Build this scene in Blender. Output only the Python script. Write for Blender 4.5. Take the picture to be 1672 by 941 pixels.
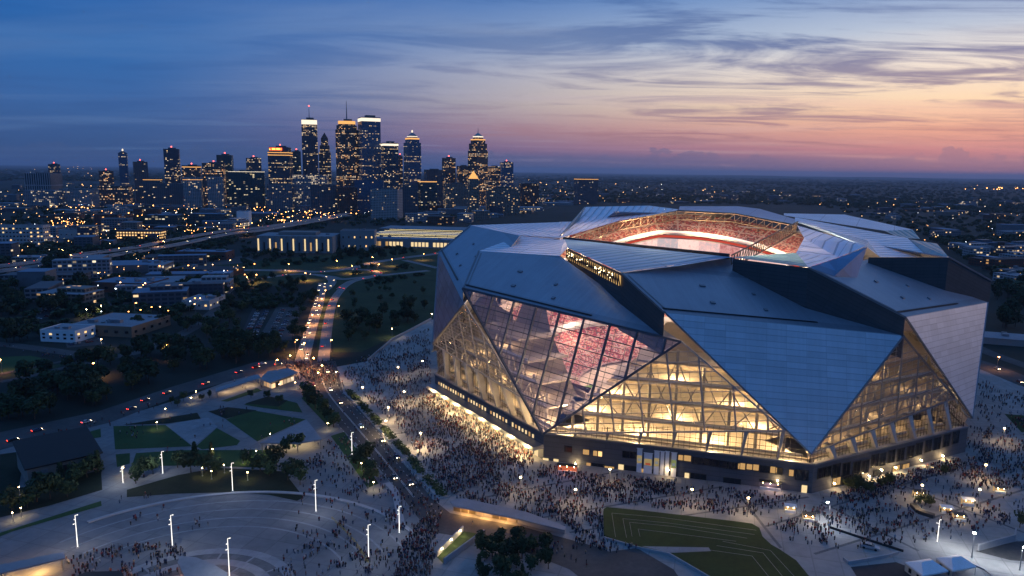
import bpy, bmesh, math, random
import numpy as np
from mathutils import Vector, Matrix, noise as mnoise
R = math.radians
random.seed(7); rng = np.random.default_rng(7)
scene = bpy.context.scene
COL = scene.collection
for o in list(bpy.data.objects): bpy.data.objects.remove(o)

def lin(r, g, b):
    f = lambda c: (c/255/12.92) if c/255 <= .04045 else ((c/255+.055)/1.055)**2.4
    return (f(r), f(g), f(b), 1.0)

# ------------------------------------------------------------------ camera
FP, PITCH, ROLL, CH = 1190.0, .160, .014, 130.0
cd = bpy.data.cameras.new('camera'); cam = bpy.data.objects.new('camera', cd); COL.objects.link(cam)
cd.sensor_width = 36; cd.lens = FP/1672*36; cd.clip_start = 1; cd.clip_end = 300000
cam.matrix_world = Matrix.Translation((0, 0, CH)) @ Matrix.Rotation(math.pi/2-PITCH, 4, 'X') @ Matrix.Rotation(ROLL, 4, 'Z')
scene.camera = cam

# ------------------------------------------------------------------ sky
SUN_AZ = R(33)       # the afterglow stands to the right of the view axis (+Y)
W = bpy.data.worlds.new('World'); scene.world = W; W.use_nodes = True
wn, wl = W.node_tree.nodes, W.node_tree.links
for n in list(wn): wn.remove(n)

class NB:
    """small helper to wire node trees"""
    def __init__(s, tree): s.t = tree; s.n = tree.nodes; s.l = tree.links
    def put(s, sock, v):
        if v is None: return
        if hasattr(v, 'is_linked') or hasattr(v, 'links'): s.l.new(v, sock)
        else: sock.default_value = v
    def new(s, typ, props=None, **kw):
        n = s.n.new(typ)
        for k, v in (props or {}).items(): setattr(n, k, v)
        for k, v in kw.items():
            key = int(k[1:]) if k[0] == 'i' and k[1:].isdigit() else k.replace('_', ' ')
            s.put(n.inputs[key], v)
        return n
    def m(s, op, a, b=None, c=None, clamp=False):
        n = s.n.new('ShaderNodeMath'); n.operation = op; n.use_clamp = clamp
        for i, v in enumerate((a, b, c)): s.put(n.inputs[i], v)
        return n.outputs[0]
    def vm(s, op, a, b=None):
        n = s.n.new('ShaderNodeVectorMath'); n.operation = op
        s.put(n.inputs[0], a); s.put(n.inputs[1], b); return n.outputs[0]
    def mix(s, f, a, b, mode='MIX'):
        n = s.n.new('ShaderNodeMix'); n.data_type = 'RGBA'; n.blend_type = mode
        s.put(n.inputs[0], f); s.put(n.inputs[6], a); s.put(n.inputs[7], b); return n.outputs[2]
    def ramp(s, f, pts, interp='LINEAR'):
        n = s.n.new('ShaderNodeValToRGB'); s.put(n.inputs[0], f); cr = n.color_ramp; cr.interpolation = interp
        while len(cr.elements) < len(pts): cr.elements.new(.5)
        for e, (p, c) in zip(cr.elements, pts):
            e.position = p; e.color = c if len(c) == 4 else (*c, 1)
        return n.outputs[0]
    def mapr(s, v, a, b, c=0., d=1., smooth=True):
        n = s.n.new('ShaderNodeMapRange'); n.interpolation_type = 'SMOOTHSTEP' if smooth else 'LINEAR'
        s.put(n.inputs[0], v)
        for i, x in enumerate((a, b, c, d)): n.inputs[1+i].default_value = x
        return n.outputs[0]
    def noise(s, vec, scale, detail=3, rough=.5, dist=0.):
        n = s.n.new('ShaderNodeTexNoise'); s.put(n.inputs['Vector'], vec)
        n.inputs['Scale'].default_value = scale; n.inputs['Detail'].default_value = detail
        n.inputs['Roughness'].default_value = rough; n.inputs['Distortion'].default_value = dist
        return n.outputs[0]

b = NB(W.node_tree)
tc = wn.new('ShaderNodeTexCoord')
sep = b.new('ShaderNodeSeparateXYZ', Vector=tc.outputs['Generated'])
sx, sy, sz = sep.outputs
hyp = b.m('SQRT', b.m('ADD', b.m('MULTIPLY', sx, sx), b.m('ADD', b.m('MULTIPLY', sy, sy), 1e-6)))
ca = b.m('DIVIDE', b.m('ADD', b.m('MULTIPLY', sx, math.sin(SUN_AZ)), b.m('MULTIPLY', sy, math.cos(SUN_AZ))), hyp)
ang = b.m('ARCCOSINE', b.m('MINIMUM', b.m('MAXIMUM', ca, -1.), 1.))
elev = b.m('MULTIPLY', b.m('ARCSINE', sz), 180/math.pi)
e01 = b.m('DIVIDE', elev, 45., clamp=True)
E_ = lambda d: min(d/45, 1)
warm = b.mapr(ang, R(62), R(2))
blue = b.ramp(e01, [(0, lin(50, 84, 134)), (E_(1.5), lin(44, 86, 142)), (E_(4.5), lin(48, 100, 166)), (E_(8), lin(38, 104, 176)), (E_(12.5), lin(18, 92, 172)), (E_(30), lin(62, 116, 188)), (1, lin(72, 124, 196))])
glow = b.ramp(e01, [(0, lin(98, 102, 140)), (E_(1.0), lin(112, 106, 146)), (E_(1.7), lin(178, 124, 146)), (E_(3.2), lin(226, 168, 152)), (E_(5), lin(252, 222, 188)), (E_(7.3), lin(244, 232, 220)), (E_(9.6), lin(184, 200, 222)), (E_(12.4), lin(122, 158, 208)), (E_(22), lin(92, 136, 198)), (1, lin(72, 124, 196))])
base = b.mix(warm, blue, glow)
CLX, CLY = 9.2, 6.3
# streaked cloud sheets: noise on the plane of the cloud deck
zc = b.m('ADD', b.m('MAXIMUM', sz, 0.), .035)
cx = b.m('DIVIDE', sx, zc); cy = b.m('DIVIDE', sy, zc)
cv = b.new('ShaderNodeCombineXYZ', X=cx, Y=cy, Z=0.).outputs[0]
mp = b.new('ShaderNodeMapping', Vector=cv, Rotation=(0, 0, R(-28)), Scale=(.50, .95, 1), Location=(CLX, CLY, 0)).outputs[0]
n1 = b.noise(mp, 1.0, 9, .60, 1.1)
mp2 = b.new('ShaderNodeMapping', Vector=cv, Rotation=(0, 0, R(-16)), Scale=(.22, .55, 1), Location=(3.3, 1.7, 0)).outputs[0]
n2 = b.noise(mp2, 1.0, 6, .5, .4)
mp3 = b.new('ShaderNodeMapping', Vector=cv, Rotation=(0, 0, R(-34)), Scale=(.9, 2.6, 1), Location=(5.1, .4, 0)).outputs[0]
n3 = b.noise(mp3, 1.0, 7, .6, .8)
n1 = b.m('ADD', b.m('MULTIPLY', n1, .78), b.m('MULTIPLY', n3, .22))
dark = b.m('MULTIPLY', b.mapr(n1, .45, .62), b.mapr(elev, .8, 3.0))
dk = b.m('MULTIPLY', dark, b.m('ADD', b.m('MULTIPLY', warm, .60), .34))
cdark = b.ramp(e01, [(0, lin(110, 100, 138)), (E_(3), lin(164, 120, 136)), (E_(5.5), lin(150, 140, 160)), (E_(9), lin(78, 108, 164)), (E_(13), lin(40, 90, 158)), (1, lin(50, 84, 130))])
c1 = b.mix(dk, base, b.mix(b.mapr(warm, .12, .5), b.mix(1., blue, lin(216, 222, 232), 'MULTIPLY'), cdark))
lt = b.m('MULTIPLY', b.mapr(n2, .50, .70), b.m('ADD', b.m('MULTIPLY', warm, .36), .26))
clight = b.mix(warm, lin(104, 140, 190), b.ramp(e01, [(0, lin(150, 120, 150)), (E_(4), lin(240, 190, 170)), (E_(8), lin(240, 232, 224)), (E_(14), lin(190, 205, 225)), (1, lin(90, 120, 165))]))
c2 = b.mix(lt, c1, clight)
# low bank of cumulus heads near the horizon
cw = b.noise(b.new('ShaderNodeCombineXYZ', X=b.m('MULTIPLY', b.m('ARCTAN2', sx, sy), 9.), Y=b.m('MULTIPLY', elev, .22), Z=2.3).outputs[0], 2.0, 6, .62)
bank = b.m('MULTIPLY', b.mapr(b.m('SUBTRACT', cw, b.m('MULTIPLY', elev, .19)), .27, .30), .60)
c3 = b.mix(bank, c2, b.mix(warm, lin(58, 88, 138), lin(104, 104, 146)))
sky = wn.new('ShaderNodeTexSky'); sky.sky_type = 'NISHITA'; sky.sun_disc = False
sky.sun_elevation = R(1.0); sky.sun_rotation = SUN_AZ; sky.altitude = 300
skyc = b.new('ShaderNodeVectorMath', {'operation': 'SCALE'}, i0=sky.outputs[0], Scale=.012).outputs[0]
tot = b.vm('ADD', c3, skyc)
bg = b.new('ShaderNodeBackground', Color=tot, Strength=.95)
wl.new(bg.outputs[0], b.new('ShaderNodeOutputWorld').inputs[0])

sl = bpy.data.lights.new('sun', 'SUN'); sl.energy = .28; sl.angle = R(14); sl.color = (1, .72, .58)
so = bpy.data.objects.new('sun', sl); COL.objects.link(so)
sd = Vector((math.sin(SUN_AZ+R(40))*math.cos(R(9)), math.cos(SUN_AZ+R(40))*math.cos(R(9)), math.sin(R(9))))
so.rotation_euler = sd.to_track_quat('Z', 'Y').to_euler()
scene.view_settings.view_transform = 'Standard'; scene.view_settings.look = 'None'
scene.view_settings.exposure = 0.0; scene.view_settings.gamma = 1
try: scene.view_settings.use_curve_mapping = False
except Exception: pass
scene.cycles.max_bounces = 6; scene.cycles.transparent_max_bounces = 16; scene.cycles.volume_bounces = 0
scene.cycles.sample_clamp_indirect = 4; scene.cycles.use_denoising = True

# ------------------------------------------------------------------ pixel helpers (photo pixels, 1672 x 941)
cp_, sp_ = math.cos(PITCH), math.sin(PITCH)
def pray(px, py):
    u, v = px-836, py-470.5
    c, s = math.cos(ROLL), math.sin(ROLL)
    u, v = u*c+v*s, -u*s+v*c
    return Vector((u/FP, cp_-v/FP*sp_, -sp_-v/FP*cp_))
def G(px, py, z=0.):                     # where a line of sight meets height z
    d = pray(px, py); t = (z-CH)/d.z; return Vector((d.x*t, d.y*t, z))
def P(px, py, Y):                        # a point seen at a pixel that stands Y metres away
    d = pray(px, py); t = Y/d.y; return Vector((d.x*t, Y, CH+d.z*t))
def onpl(px, py, A, B, C):               # meets the plane through three points
    n = (B-A).cross(C-A); d = pray(px, py); o = Vector((0, 0, CH))
    return o+d*((A-o).dot(n)/d.dot(n))
def topx(p):                             # world -> photo pixel
    z = p[2]-CH; fw = p[1]*cp_-z*sp_; up = p[1]*sp_+z*cp_
    if fw < 1: return (-9999, -9999)
    u, v = FP*p[0]/fw, -FP*up/fw; c, s = math.cos(ROLL), math.sin(ROLL)
    return (836+u*c-v*s, 470.5+u*s+v*c)

# ------------------------------------------------------------------ object helpers
def link(o, parent=None):
    COL.objects.link(o)
    if parent is not None: o.parent = parent
    return o
def tag(o, label, cat, group=None):
    o['label'] = label; o['category'] = cat
    if group: o['group'] = group
    return o
def thing(name, label, cat, loc=(0, 0, 0), rz=0., group=None):
    o = bpy.data.objects.new(name, None); o.location = loc; o.rotation_euler = (0, 0, rz); o.empty_display_size = .1
    link(o); return tag(o, label, cat, group)
def copy_tree(o, parent=None):
    c = o.copy(); COL.objects.link(c)
    if parent is not None: c.parent = parent
    for ch in list(o.children): copy_tree(ch, c)
    return c

class MB:
    def __init__(s): s.v = []; s.f = []; s.uv = []; s.mi = []
    def poly(s, pts, mi=0, uv=None):
        i = len(s.v); pts = [Vector(p) for p in pts]; s.v += [tuple(p) for p in pts]; s.f.append(tuple(range(i, i+len(pts)))); s.mi.append(mi)
        if uv is None:
            e1 = (pts[1]-pts[0]).normalized(); n = e1.cross(pts[-1]-pts[0])
            if n.length < 1e-9: n = Vector((0, 0, 1))
            e2 = n.normalized().cross(e1); uv = [((p-pts[0]).dot(e1), (p-pts[0]).dot(e2)) for p in pts]
        s.uv += list(uv); return s
    def box(s, c, d, rz=0., mi=0, rot=None):
        m = rot if rot is not None else Matrix.Rotation(rz, 3, 'Z')
        c = Vector(c); hx, hy, hz = d[0]/2, d[1]/2, d[2]/2
        q = [c+m@Vector((x*hx, y*hy, z*hz)) for z in (-1, 1) for x, y in ((-1, -1), (1, -1), (1, 1), (-1, 1))]
        i = len(s.v); s.v += [tuple(p) for p in q]
        dd = [((0, 3, 2, 1), d[0], d[1]), ((4, 5, 6, 7), d[0], d[1]), ((0, 1, 5, 4), d[0], d[2]), ((1, 2, 6, 5), d[1], d[2]), ((2, 3, 7, 6), d[0], d[2]), ((3, 0, 4, 7), d[1], d[2])]
        off = 0
        for k, (f, a, h) in enumerate(dd):
            s.f.append(tuple(i+j for j in f)); s.mi.append(mi)
            s.uv += [(off, 0), (off+a, 0), (off+a, h), (off, h)]
            if k >= 2: off += a
        return s
    def bar(s, a, b_, w, h=None, mi=0):
        a, b_ = Vector(a), Vector(b_); d = b_-a
        if d.length < 1e-6: return s
        return s.box((a+b_)/2, (w, h or w, d.length), mi=mi, rot=d.to_track_quat('Z', 'Y').to_matrix())
    def prism(s, poly, z0, z1, mi=0, top=True, scale1=1., mitop=None, bottom=False):
        n = len(poly); c = [sum(p[0] for p in poly)/n, sum(p[1] for p in poly)/n]; u = 0
        q = [(c[0]+(p[0]-c[0])*scale1, c[1]+(p[1]-c[1])*scale1) for p in poly]
        for k in range(n):
            a, b2 = poly[k], poly[(k+1) % n]; a1, b1 = q[k], q[(k+1) % n]; L = math.dist(a[:2], b2[:2])
            s.poly([(a[0], a[1], z0), (b2[0], b2[1], z0), (b1[0], b1[1], z1), (a1[0], a1[1], z1)], mi, [(u, z0), (u+L, z0), (u+L, z1), (u, z1)]); u += L
        if top: s.poly([(p[0], p[1], z1) for p in q], mi if mitop is None else mitop)
        if bottom: s.poly([(p[0], p[1], z0) for p in reversed(poly)], mi if mitop is None else mitop)
        return s
    def tube(s, pts, rad, n=6, mi=0, cap=True):
        pts = [Vector(p) for p in pts]; rr = rad if isinstance(rad, (list, tuple)) else [rad]*len(pts); rings = []
        for k, p in enumerate(pts):
            d = (pts[min(k+1, len(pts)-1)]-pts[max(k-1, 0)]).normalized(); m = d.to_track_quat('Z', 'Y').to_matrix(); i = len(s.v)
            s.v += [tuple(p+m@Vector((math.cos(j*2*math.pi/n)*rr[k], math.sin(j*2*math.pi/n)*rr[k], 0))) for j in range(n)]; rings.append(i)
        for a, c in zip(rings, rings[1:]):
            for j in range(n):
                s.f.append((a+j, a+(j+1) % n, c+(j+1) % n, c+j)); s.mi.append(mi); s.uv += [(0, 0), (1, 0), (1, 1), (0, 1)]
        if cap:
            s.f.append(tuple(rings[-1]+j for j in range(n))); s.mi.append(mi); s.uv += [(0, 0)]*n
        return s
    def ball(s, c, r, mi=0, sq=(1, 1, 1), rings=3, n=6):
        c = Vector(c); i = len(s.v); s.v.append((c.x, c.y, c.z-r*sq[2]))
        for a in range(1, rings+1):
            t = math.pi*a/(rings+1)
            s.v += [(c.x+r*sq[0]*math.sin(t)*math.cos(2*math.pi*j/n), c.y+r*sq[1]*math.sin(t)*math.sin(2*math.pi*j/n), c.z-r*sq[2]*math.cos(t)) for j in range(n)]
        s.v.append((c.x, c.y, c.z+r*sq[2])); e = len(s.v)-1
        for j in range(n):
            fs = [(i, i+1+(j+1) % n, i+1+j), (e, e-n+j, e-n+(j+1) % n)]
            for a in range(rings-1):
                o = i+1+a*n; fs.append((o+j, o+(j+1) % n, o+n+(j+1) % n, o+n+j))
            for f in fs: s.f.append(f); s.mi.append(mi); s.uv += [(0, 0)]*len(f)
        return s
    def mesh(s, name, mats):
        me = bpy.data.meshes.new(name); me.from_pydata(s.v, [], s.f)
        for m in (mats if isinstance(mats, (list, tuple)) else [mats]): me.materials.append(m)
        ul = me.uv_layers.new(name='UVMap'); ul.data.foreach_set('uv', np.array(s.uv, np.float32).ravel())
        me.polygons.foreach_set('material_index', np.array(s.mi, np.int32)); me.update(); return me
    def build(s, name, mats, parent=None, kind=None):
        o = bpy.data.objects.new(name, s.mesh(name, mats)); link(o, parent)
        if kind: o['kind'] = kind
        return o
def part(name, me, parent, loc=None, rz=None):
    o = bpy.data.objects.new(name, me); link(o, parent)
    if loc is not None: o.location = loc
    if rz is not None: o.rotation_euler = (0, 0, rz)
    return o
def inpoly(x, y, poly):
    r = False; j = len(poly)-1
    for i in range(len(poly)):
        xi, yi, xj, yj = poly[i][0], poly[i][1], poly[j][0], poly[j][1]
        if (yi > y) != (yj > y) and x < (xj-xi)*(y-yi)/(yj-yi)+xi: r = not r
        j = i
    return r

# ------------------------------------------------------------------ materials
def newmat(name):
    m = bpy.data.materials.new(name); m.use_nodes = True; t = m.node_tree
    for n in list(t.nodes): t.nodes.remove(n)
    nb = NB(t); nb.out = t.nodes.new('ShaderNodeOutputMaterial'); return m, nb
def bsdf(nb, color, rough=.8, metal=0., em=None, es=0., normal=None, spec=.4):
    p = nb.new('ShaderNodeBsdfPrincipled', Base_Color=color, Roughness=rough, Metallic=metal)
    p.inputs['Specular IOR Level'].default_value = spec
    if em is not None: nb.put(p.inputs['Emission Color'], em); nb.put(p.inputs['Emission Strength'], es)
    if normal is not None: nb.put(p.inputs['Normal'], normal)
    nb.l.new(p.outputs[0], nb.out.inputs[0]); return p
def c4(c): return (*c, 1.) if len(c) == 3 else c
def pmat(name, c, rough=.8, metal=0., var=.25, scale=.2, obj=True, rnd=0., spec=.4):
    """a solid colour with weathering at two scales"""
    m, nb = newmat(name); tcn = nb.n.new('ShaderNodeTexCoord'); v = tcn.outputs['Object']
    n1 = nb.noise(v, scale, 4, .6); n2 = nb.noise(v, scale*9, 3, .6)
    f = nb.m('ADD', nb.m('MULTIPLY', nb.m('SUBTRACT', n1, .5), var*1.6), nb.m('MULTIPLY', nb.m('SUBTRACT', n2, .5), var))
    if rnd:
        oi = nb.n.new('ShaderNodeObjectInfo'); f = nb.m('ADD', f, nb.m('MULTIPLY', nb.m('SUBTRACT', oi.outputs['Random'], .5), rnd))
    k = nb.m('ADD', f, 1.)
    col = nb.new('ShaderNodeVectorMath', {'operation': 'SCALE'}, i0=tuple(c[:3]), Scale=k).outputs[0]
    bsdf(nb, col, rough, metal, spec=spec); return m
def emat(name, c, s, sample=True):
    m, nb = newmat(name); e = nb.new('ShaderNodeEmission', Color=c4(c), Strength=s); nb.l.new(e.outputs[0], nb.out.inputs[0])
    m.cycles.emission_sampling = 'AUTO' if sample else 'NONE'; return m
def facade(name, wall, glass, wx, hz, lit, warmc=(1, .62, .26), es=2.2, band=.0, fx=(.14, .86), fz=(.25, .8), rough=.35, metal=0.):
    """curtain wall: a grid of panes, some of them lit"""
    m, nb = newmat(name); uv = nb.n.new('ShaderNodeUVMap').outputs[0]; s_ = nb.new('ShaderNodeSeparateXYZ', Vector=uv)
    oi = nb.n.new('ShaderNodeObjectInfo').outputs['Random']
    u = nb.m('DIVIDE', s_.outputs[0], wx); v = nb.m('DIVIDE', s_.outputs[1], hz)
    iu, iv = nb.m('FLOOR', u), nb.m('FLOOR', v); fu, fv = nb.m('FRACT', u), nb.m('FRACT', v)
    mask = nb.m('MULTIPLY', nb.m('MULTIPLY', nb.m('GREATER_THAN', fu, fx[0]), nb.m('LESS_THAN', fu, fx[1])), nb.m('MULTIPLY', nb.m('GREATER_THAN', fv, fz[0]), nb.m('LESS_THAN', fv, fz[1])))
    wnz = nb.new('ShaderNodeTexWhiteNoise', {'noise_dimensions': '3D'}, Vector=nb.new('ShaderNodeCombineXYZ', X=iu, Y=iv, Z=nb.m('MULTIPLY', oi, 91.7)).outputs[0])
    wfl = nb.new('ShaderNodeTexWhiteNoise', {'noise_dimensions': '2D'}, Vector=nb.new('ShaderNodeCombineXYZ', X=iv, Y=nb.m('MULTIPLY', oi, 37.3), Z=0.).outputs[0])
    blk = nb.noise(nb.new('ShaderNodeCombineXYZ', X=nb.m('MULTIPLY', iu, .23), Y=nb.m('MULTIPLY', iv, .3), Z=nb.m('MULTIPLY', oi, 50.)).outputs[0], 1., 1)
    th = nb.m('ADD', nb.m('MULTIPLY', nb.m('GREATER_THAN', wfl.outputs[0], .86), band), nb.m('MULTIPLY', nb.mapr(blk, .38, .75), lit*1.35))
    on = nb.m('MULTIPLY', nb.m('LESS_THAN', wnz.outputs[0], th), mask)
    ss = nb.new('ShaderNodeSeparateColor', Color=wnz.outputs[1])
    lc = nb.mix(nb.m('POWER', ss.outputs[1], 2.), c4(warmc), (1, .86, .62, 1))
    st = nb.m('MULTIPLY', on, nb.m('ADD', nb.m('MULTIPLY', nb.m('POWER', ss.outputs[2], 1.6), es*.9), es*.16))
    dirt = nb.noise(uv, .06, 3); k = nb.m('ADD', nb.m('MULTIPLY', dirt, .7), .65)
    wallc = nb.new('ShaderNodeVectorMath', {'operation': 'SCALE'}, i0=tuple(wall[:3]), Scale=k).outputs[0]
    col = nb.mix(mask, wallc, c4(glass))
    r_ = nb.m('SUBTRACT', .8, nb.m('MULTIPLY', mask, .8-rough))
    bsdf(nb, col, r_, metal, lc, st); m.cycles.emission_sampling = 'NONE'; return m
def seammat(name, c, rough, metal, du, dv, depth=.5, var=.14):
    """cladding in sheets with recessed seams, in the part's own metres"""
    m, nb = newmat(name); uv = nb.n.new('ShaderNodeUVMap').outputs[0]; s_ = nb.new('ShaderNodeSeparateXYZ', Vector=uv)
    u, v = s_.outputs[0], s_.outputs[1]
    lv = nb.m('LESS_THAN', nb.m('FRACT', nb.m('DIVIDE', v, dv)), .11); row = nb.m('FLOOR', nb.m('DIVIDE', v, dv))
    us = nb.m('ADD', nb.m('DIVIDE', u, du), nb.m('MULTIPLY', row, .0)); lu = nb.m('LESS_THAN', nb.m('FRACT', us), .02)
    ln = nb.m('MAXIMUM', lv, nb.m('MULTIPLY', lu, .7))
    wz = nb.new('ShaderNodeTexWhiteNoise', {'noise_dimensions': '2D'}, Vector=nb.new('ShaderNodeCombineXYZ', X=nb.m('FLOOR', us), Y=row, Z=0.).outputs[0]).outputs[0]
    nz = nb.noise(uv, .035, 4, .6); stv = nb.new('ShaderNodeMapping', Vector=uv, Scale=(.5, .03, 1)).outputs[0]; nz = nb.m('ADD', nb.m('MULTIPLY', nz, .6), nb.m('MULTIPLY', nb.noise(stv, 1., 4, .65), .4))
    k = nb.m('ADD', nb.m('MULTIPLY', wz, var), nb.m('ADD', nb.m('MULTIPLY', nz, .7), .58-var/2))
    k = nb.m('MULTIPLY', k, nb.m('SUBTRACT', 1., nb.m('MULTIPLY', ln, depth)))
    col = nb.new('ShaderNodeVectorMath', {'operation': 'SCALE'}, i0=tuple(c[:3]), Scale=k).outputs[0]
    rr = nb.m('ADD', rough-.06, nb.m('MULTIPLY', nb.noise(uv, .12, 3), .12))
    bsdf(nb, col, rr, metal); return m
def etfe(name, c, trans=.3):
    """pneumatic foil roofing: ribbed cushions that let some light through"""
    m, nb = newmat(name); uv = nb.n.new('ShaderNodeUVMap').outputs[0]; s_ = nb.new('ShaderNodeSeparateXYZ', Vector=uv)
    ph = nb.m('ADD', nb.m('MULTIPLY', s_.outputs[1], 1/5.), nb.m('MULTIPLY', nb.noise(uv, .05, 2), .8))
    fr = nb.m('FRACT', ph); hump = nb.m('SINE', nb.m('MULTIPLY', fr, math.pi))
    fu = nb.m('LESS_THAN', nb.m('FRACT', nb.m('DIVIDE', s_.outputs[0], 24.)), .02)
    seam = nb.m('MAXIMUM', nb.m('LESS_THAN', fr, .14), fu)
    bump = nb.new('ShaderNodeBump', Height=hump, Distance=1.2, Strength=.8).outputs[0]
    nz = nb.noise(uv, .05, 4, .6)
    k = nb.m('MULTIPLY', nb.m('ADD', nb.m('MULTIPLY', nz, .5), .75), nb.m('SUBTRACT', 1., nb.m('MULTIPLY', seam, .42)))
    col = nb.new('ShaderNodeVectorMath', {'operation': 'SCALE'}, i0=tuple(c[:3]), Scale=k).outputs[0]
    p = nb.new('ShaderNodeBsdfPrincipled', Base_Color=col, Roughness=.32, Normal=bump); p.inputs['Specular IOR Level'].default_value = .7
    tr = nb.new('ShaderNodeBsdfTranslucent', Color=col)
    mx = nb.new('ShaderNodeMixShader', i0=trans, i1=p.outputs[0], i2=tr.outputs[0]); nb.l.new(mx.outputs[0], nb.out.inputs[0]); return m
def glassmat(name, tint, refl=.10, milk=.0, milkc=(.3, .4, .55), rough=.06):
    m, nb = newmat(name); t = nb.new('ShaderNodeBsdfTransparent', Color=c4(tint))
    g = nb.new('ShaderNodeBsdfGlossy', Color=(.9, .93, 1, 1), Roughness=rough)
    fr = nb.new('ShaderNodeFresnel', IOR=1.45).outputs[0]; f = nb.m('ADD', nb.m('MULTIPLY', fr, .8), refl, clamp=True)
    mx = nb.new('ShaderNodeMixShader', i0=f, i1=t.outputs[0], i2=g.outputs[0])
    if milk:
        d = nb.new('ShaderNodeBsdfDiffuse', Color=c4(milkc)); mx = nb.new('ShaderNodeMixShader', i0=milk, i1=mx.outputs[0], i2=d.outputs[0])
    nb.l.new(mx.outputs[0], nb.out.inputs[0]); return m
def groundmat(name, cs, s1, s2, rough=.95, joints=0., jc=.75):
    """ground cover: two colours mottled at two scales, with optional slab joints"""
    m, nb = newmat(name); tcn = nb.n.new('ShaderNodeTexCoord'); v = tcn.outputs['Object']
    f = nb.m('ADD', nb.m('MULTIPLY', nb.noise(v, s1, 5, .65), .65), nb.m('MULTIPLY', nb.noise(v, s2, 4, .6), .35))
    col = nb.ramp(f, [(.33, c4(cs[0])), (.5, c4(cs[1])), (.68, c4(cs[2]))])
    if joints:
        mp_ = nb.new('ShaderNodeMapping', Vector=v, Rotation=(0, 0, R(16))).outputs[0]; s_ = nb.new('ShaderNodeSeparateXYZ', Vector=mp_)
        a = nb.m('LESS_THAN', nb.m('FRACT', nb.m('DIVIDE', s_.outputs[0], joints)), .045); c_ = nb.m('LESS_THAN', nb.m('FRACT', nb.m('DIVIDE', s_.outputs[1], joints)), .045)
        wz = nb.new('ShaderNodeTexWhiteNoise', {'noise_dimensions': '2D'}, Vector=nb.new('ShaderNodeCombineXYZ', X=nb.m('FLOOR', nb.m('DIVIDE', s_.outputs[0], joints)), Y=nb.m('FLOOR', nb.m('DIVIDE', s_.outputs[1], joints)), Z=0.).outputs[0]).outputs[0]
        k = nb.m('MULTIPLY', nb.m('SUBTRACT', 1., nb.m('MULTIPLY', nb.m('MAXIMUM', a, c_), 1-jc)), nb.m('ADD', .9, nb.m('MULTIPLY', wz, .16)))
        col = nb.new('ShaderNodeVectorMath', {'operation': 'SCALE'}, i0=col, Scale=k).outputs[0]
    bsdf(nb, col, rough, spec=.25); return m

M_ = {}
M_['ground'] = groundmat('city_ground', [(.010, .016, .012), (.020, .026, .020), (.045, .046, .046)], .0012, .012)
M_['pave'] = groundmat('plaza_concrete', [(.19, .185, .18), (.29, .285, .275), (.37, .36, .345)], .02, .25, joints=9., jc=.8)
M_['pave2'] = groundmat('pale_paving', [(.20, .205, .215), (.26, .265, .275), (.31, .31, .31)], .05, .5, joints=4., jc=.85)
M_['asphalt'] = groundmat('asphalt', [(.05, .05, .053), (.075, .073, .072), (.11, .105, .10)], .05, .6)
M_['asphalt_dark'] = groundmat('fresh_asphalt', [(.028, .03, .034), (.04, .042, .046), (.055, .055, .06)], .05, .5)
M_['lawn'] = groundmat('lawn_grass', [(.018, .045, .014), (.03, .07, .02), (.045, .09, .03)], .06, 1.2)
M_['turf'] = groundmat('turf_grass', [(.010, .028, .008), (.02, .045, .012), (.03, .06, .018)], .05, .8)
M_['rough'] = groundmat('rough_grass', [(.012, .026, .010), (.024, .046, .016), (.04, .06, .024)], .03, .3)
M_['mulch'] = groundmat('planting_bed', [(.008, .014, .008), (.016, .024, .012), (.03, .03, .02)], .1, .9)
M_['paint'] = pmat('road_paint', (.75, .74, .7), .7, var=.3)
M_['kerb'] = pmat('kerb_concrete', (.36, .36, .35), .85)
M_['conc'] = pmat('wall_concrete', (.34, .34, .345), .85, scale=.1)
M_['plinth'] = seammat('plinth_precast', (.105, .108, .118), .7, .0, 7., 2.2, .25)
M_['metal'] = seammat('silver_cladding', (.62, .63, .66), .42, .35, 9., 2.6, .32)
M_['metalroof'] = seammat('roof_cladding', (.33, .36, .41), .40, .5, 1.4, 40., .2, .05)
M_['darkwall'] = seammat('dark_cladding', (.075, .075, .078), .6, .1, 14., 1.7, .35)
M_['darkgrey'] = pmat('dark_steel', (.04, .042, .046), .5, .5)
M_['steel'] = pmat('grey_steel', (.24, .25, .27), .45, .6)
M_['bluesteel'] = pmat('mullion_steel', (.10, .12, .15), .5, .5)
M_['paleSteel'] = pmat('pale_steel', (.42, .40, .37), .6, .2)
M_['etfe'] = etfe('foil_roof', (.84, .88, .95), .08)
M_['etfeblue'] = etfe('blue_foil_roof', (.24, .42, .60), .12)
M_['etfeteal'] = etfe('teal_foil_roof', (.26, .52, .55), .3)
M_['cityglass'] = glassmat('window_wall_glass', (.84, .80, .88), .10, .15, (.24, .25, .38))
M_['bayglass'] = glassmat('bay_glass', (.95, .92, .86), .06, .05, (.4, .36, .3))
M_['tileglass'] = seammat('glass_tile_cladding', (.22, .25, .31), .34, .35, 5., 5., .45, .5)
M_['white'] = pmat('white_paint', (.72, .73, .74), .6)
M_['cream'] = pmat('cream_plaster', (.55, .47, .36), .85)
M_['slab'] = pmat('floor_slab', (.42, .38, .33), .8)
M_['bronze'] = pmat('bronze_steel', (.13, .095, .06), .5, .4)
M_['black'] = pmat('black_rubber', (.015, .015, .016), .7)
M_['winlit'] = emat('lit_window', (1, .60, .24), 1.5, False)
M_['winlit2'] = emat('pale_lit_window', (1, .74, .38), 1.0, False)
M_['windark'] = pmat('dark_window', (.012, .016, .022), .12, spec=.8)
M_['warmstrip'] = emat('warm_light_strip', (1, .70, .36), 9.)
M_['crownwhite'] = emat('white_crown_light', (1, .84, .64), 1.35, False)
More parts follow.
